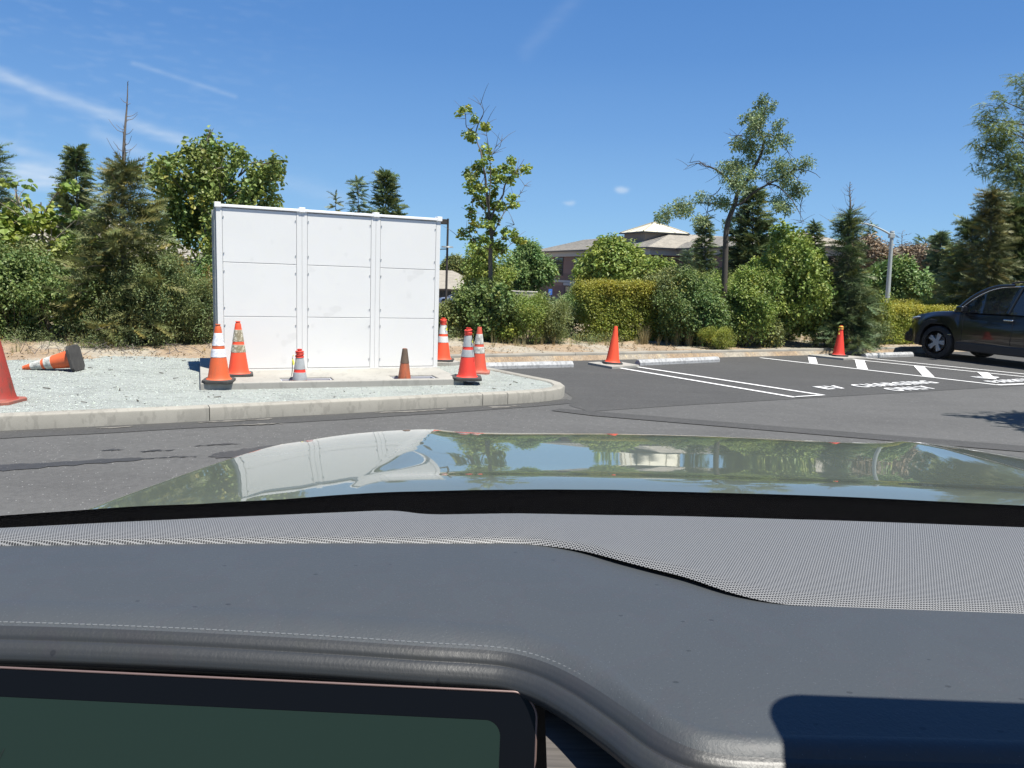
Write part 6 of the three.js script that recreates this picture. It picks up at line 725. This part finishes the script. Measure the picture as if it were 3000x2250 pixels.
  // unseen panel added outside the frame, shaped to cast the shadow on the dash
  const blockerS = new THREE.Shape(), vr = 0.035; blockerS.moveTo(0.364 + vr, 0.28); blockerS.lineTo(0.86, 0.28); blockerS.lineTo(0.86, 0.476); blockerS.lineTo(0.364 + vr, 0.476); blockerS.absarc(0.364 + vr, 0.476 - vr, vr, Math.PI / 2, Math.PI); blockerS.lineTo(0.364, 0.28 + vr); blockerS.absarc(0.364 + vr, 0.28 + vr, vr, Math.PI, Math.PI * 1.5);
  const blocker = part('shadow_blocker', new THREE.ExtrudeGeometry(blockerS, { depth: 0.016, bevelEnabled: true, bevelSize: 0.004, bevelThickness: 0.003, bevelSegments: 2, curveSegments: 10 }).rotateX(-Math.PI / 2).translate(0, 1.793, 0), mat(0.25, 0.25, 0.25, 0.9), car); part('blocker_arm', limb([[0.6, 1.80, -0.28], [0.6, 1.86, -0.2]], 0.006, 0.006, 6), M.black, blocker);
  part('headliner', rbox(-0.9, 1.7, 1.93, 1.98, -0.02, 1.8, 0.02), mat(0.3, 0.3, 0.3, 0.9), car);
  // centre screen: bezel frame and dark green display
  const o = V(-0.4644, 1.30, -0.6656), uu = V(0.9998, 0, 0.0184), vv = V(-0.0057, -0.9507, 0.3101), nn = V(-0.0175, 0.3102, 0.9505);
  const scr = new THREE.Group(); scr.name = 'display'; scr.matrixAutoUpdate = true; const basis = new THREE.Matrix4().makeBasis(uu, vv.clone().negate(), nn); scr.quaternion.setFromRotationMatrix(basis); scr.position.copy(o); car.add(scr);
  const rr = (x0, y0, x1, y1, r) => { const s = new THREE.Shape(); s.moveTo(x0 + r, y0); s.lineTo(x1 - r, y0); s.absarc(x1 - r, y0 + r, r, -Math.PI / 2, 0); s.lineTo(x1, y1 - r); s.absarc(x1 - r, y1 - r, r, 0, Math.PI / 2); s.lineTo(x0 + r, y1); s.absarc(x0 + r, y1 - r, r, Math.PI / 2, Math.PI); s.lineTo(x0, y0 + r); s.absarc(x0 + r, y0 + r, r, Math.PI, Math.PI * 1.5); return s; };
  part('bezel', new THREE.ExtrudeGeometry(rr(-0.12, -0.24, 0.4972, -0.0005, 0.022), { depth: 0.008, bevelEnabled: false, curveSegments: 16 }).translate(0, 0, -0.0085), mat(0.004, 0.0045, 0.006, 0.2, { specularIntensity: 0.2 }), scr);
  const edge = rr(-0.12, -0.24, 0.4985, 0.0008, 0.0232).getPoints(16).map((p) => [p.x, p.y, -0.001]); part('edge_trim', limb([...edge, edge[0]], 0.0012, 0.0012, 6), mat(0.16, 0.11, 0.10, 0.45, { metalness: 0.3 }), scr);
  part('screen', new THREE.ExtrudeGeometry(rr(-0.09, -0.21, 0.4658, -0.0245, 0.014), { depth: 0.0006, bevelEnabled: false, curveSegments: 12 }), mat(0.014, 0.027, 0.022, 0.35, { specularIntensity: 0.3 }), scr);
  { const font = await new FontLoader().loadAsync('fonts/droid/droid_sans_regular.typeface.json'); const g = new THREE.ShapeGeometry(font.generateShapes('cy', 0.0095)); part('screen_text', g.translate(0.0035, -0.0755, 0.0011), mat(0.008, 0.014, 0.012, 0.6), scr); }
  // wood trim under the roll
  const woodT = tinted(tex(256, 0.2, (u, v, i, j) => { const g = fbm(u * 4 + 0.4 * fbm(u * 3, v * 3, 3, 2, 651), v * 46, 46, 4, 652), a = 0.075 * (0.55 + 0.8 * g); return [a, a * 0.9, a * 0.82]; }), 0.55);
  part('wood_trim', grid(10, 10, (u, v) => { const x = mix(0.042, 0.42, u), z = mix(-0.70, -0.5, v); return [x, 1.286 - 0.045 * v, z, x, z * 3]; }), woodT, car);
  part('lower_fascia', grid(30, 6, (u, v) => { const q = Q(u); return [q.x, 1.284 - 0.16 * v, q.z - 0.035 + 0.02 * v]; }), M.black, car);
}
renderer.render(scene, camera);
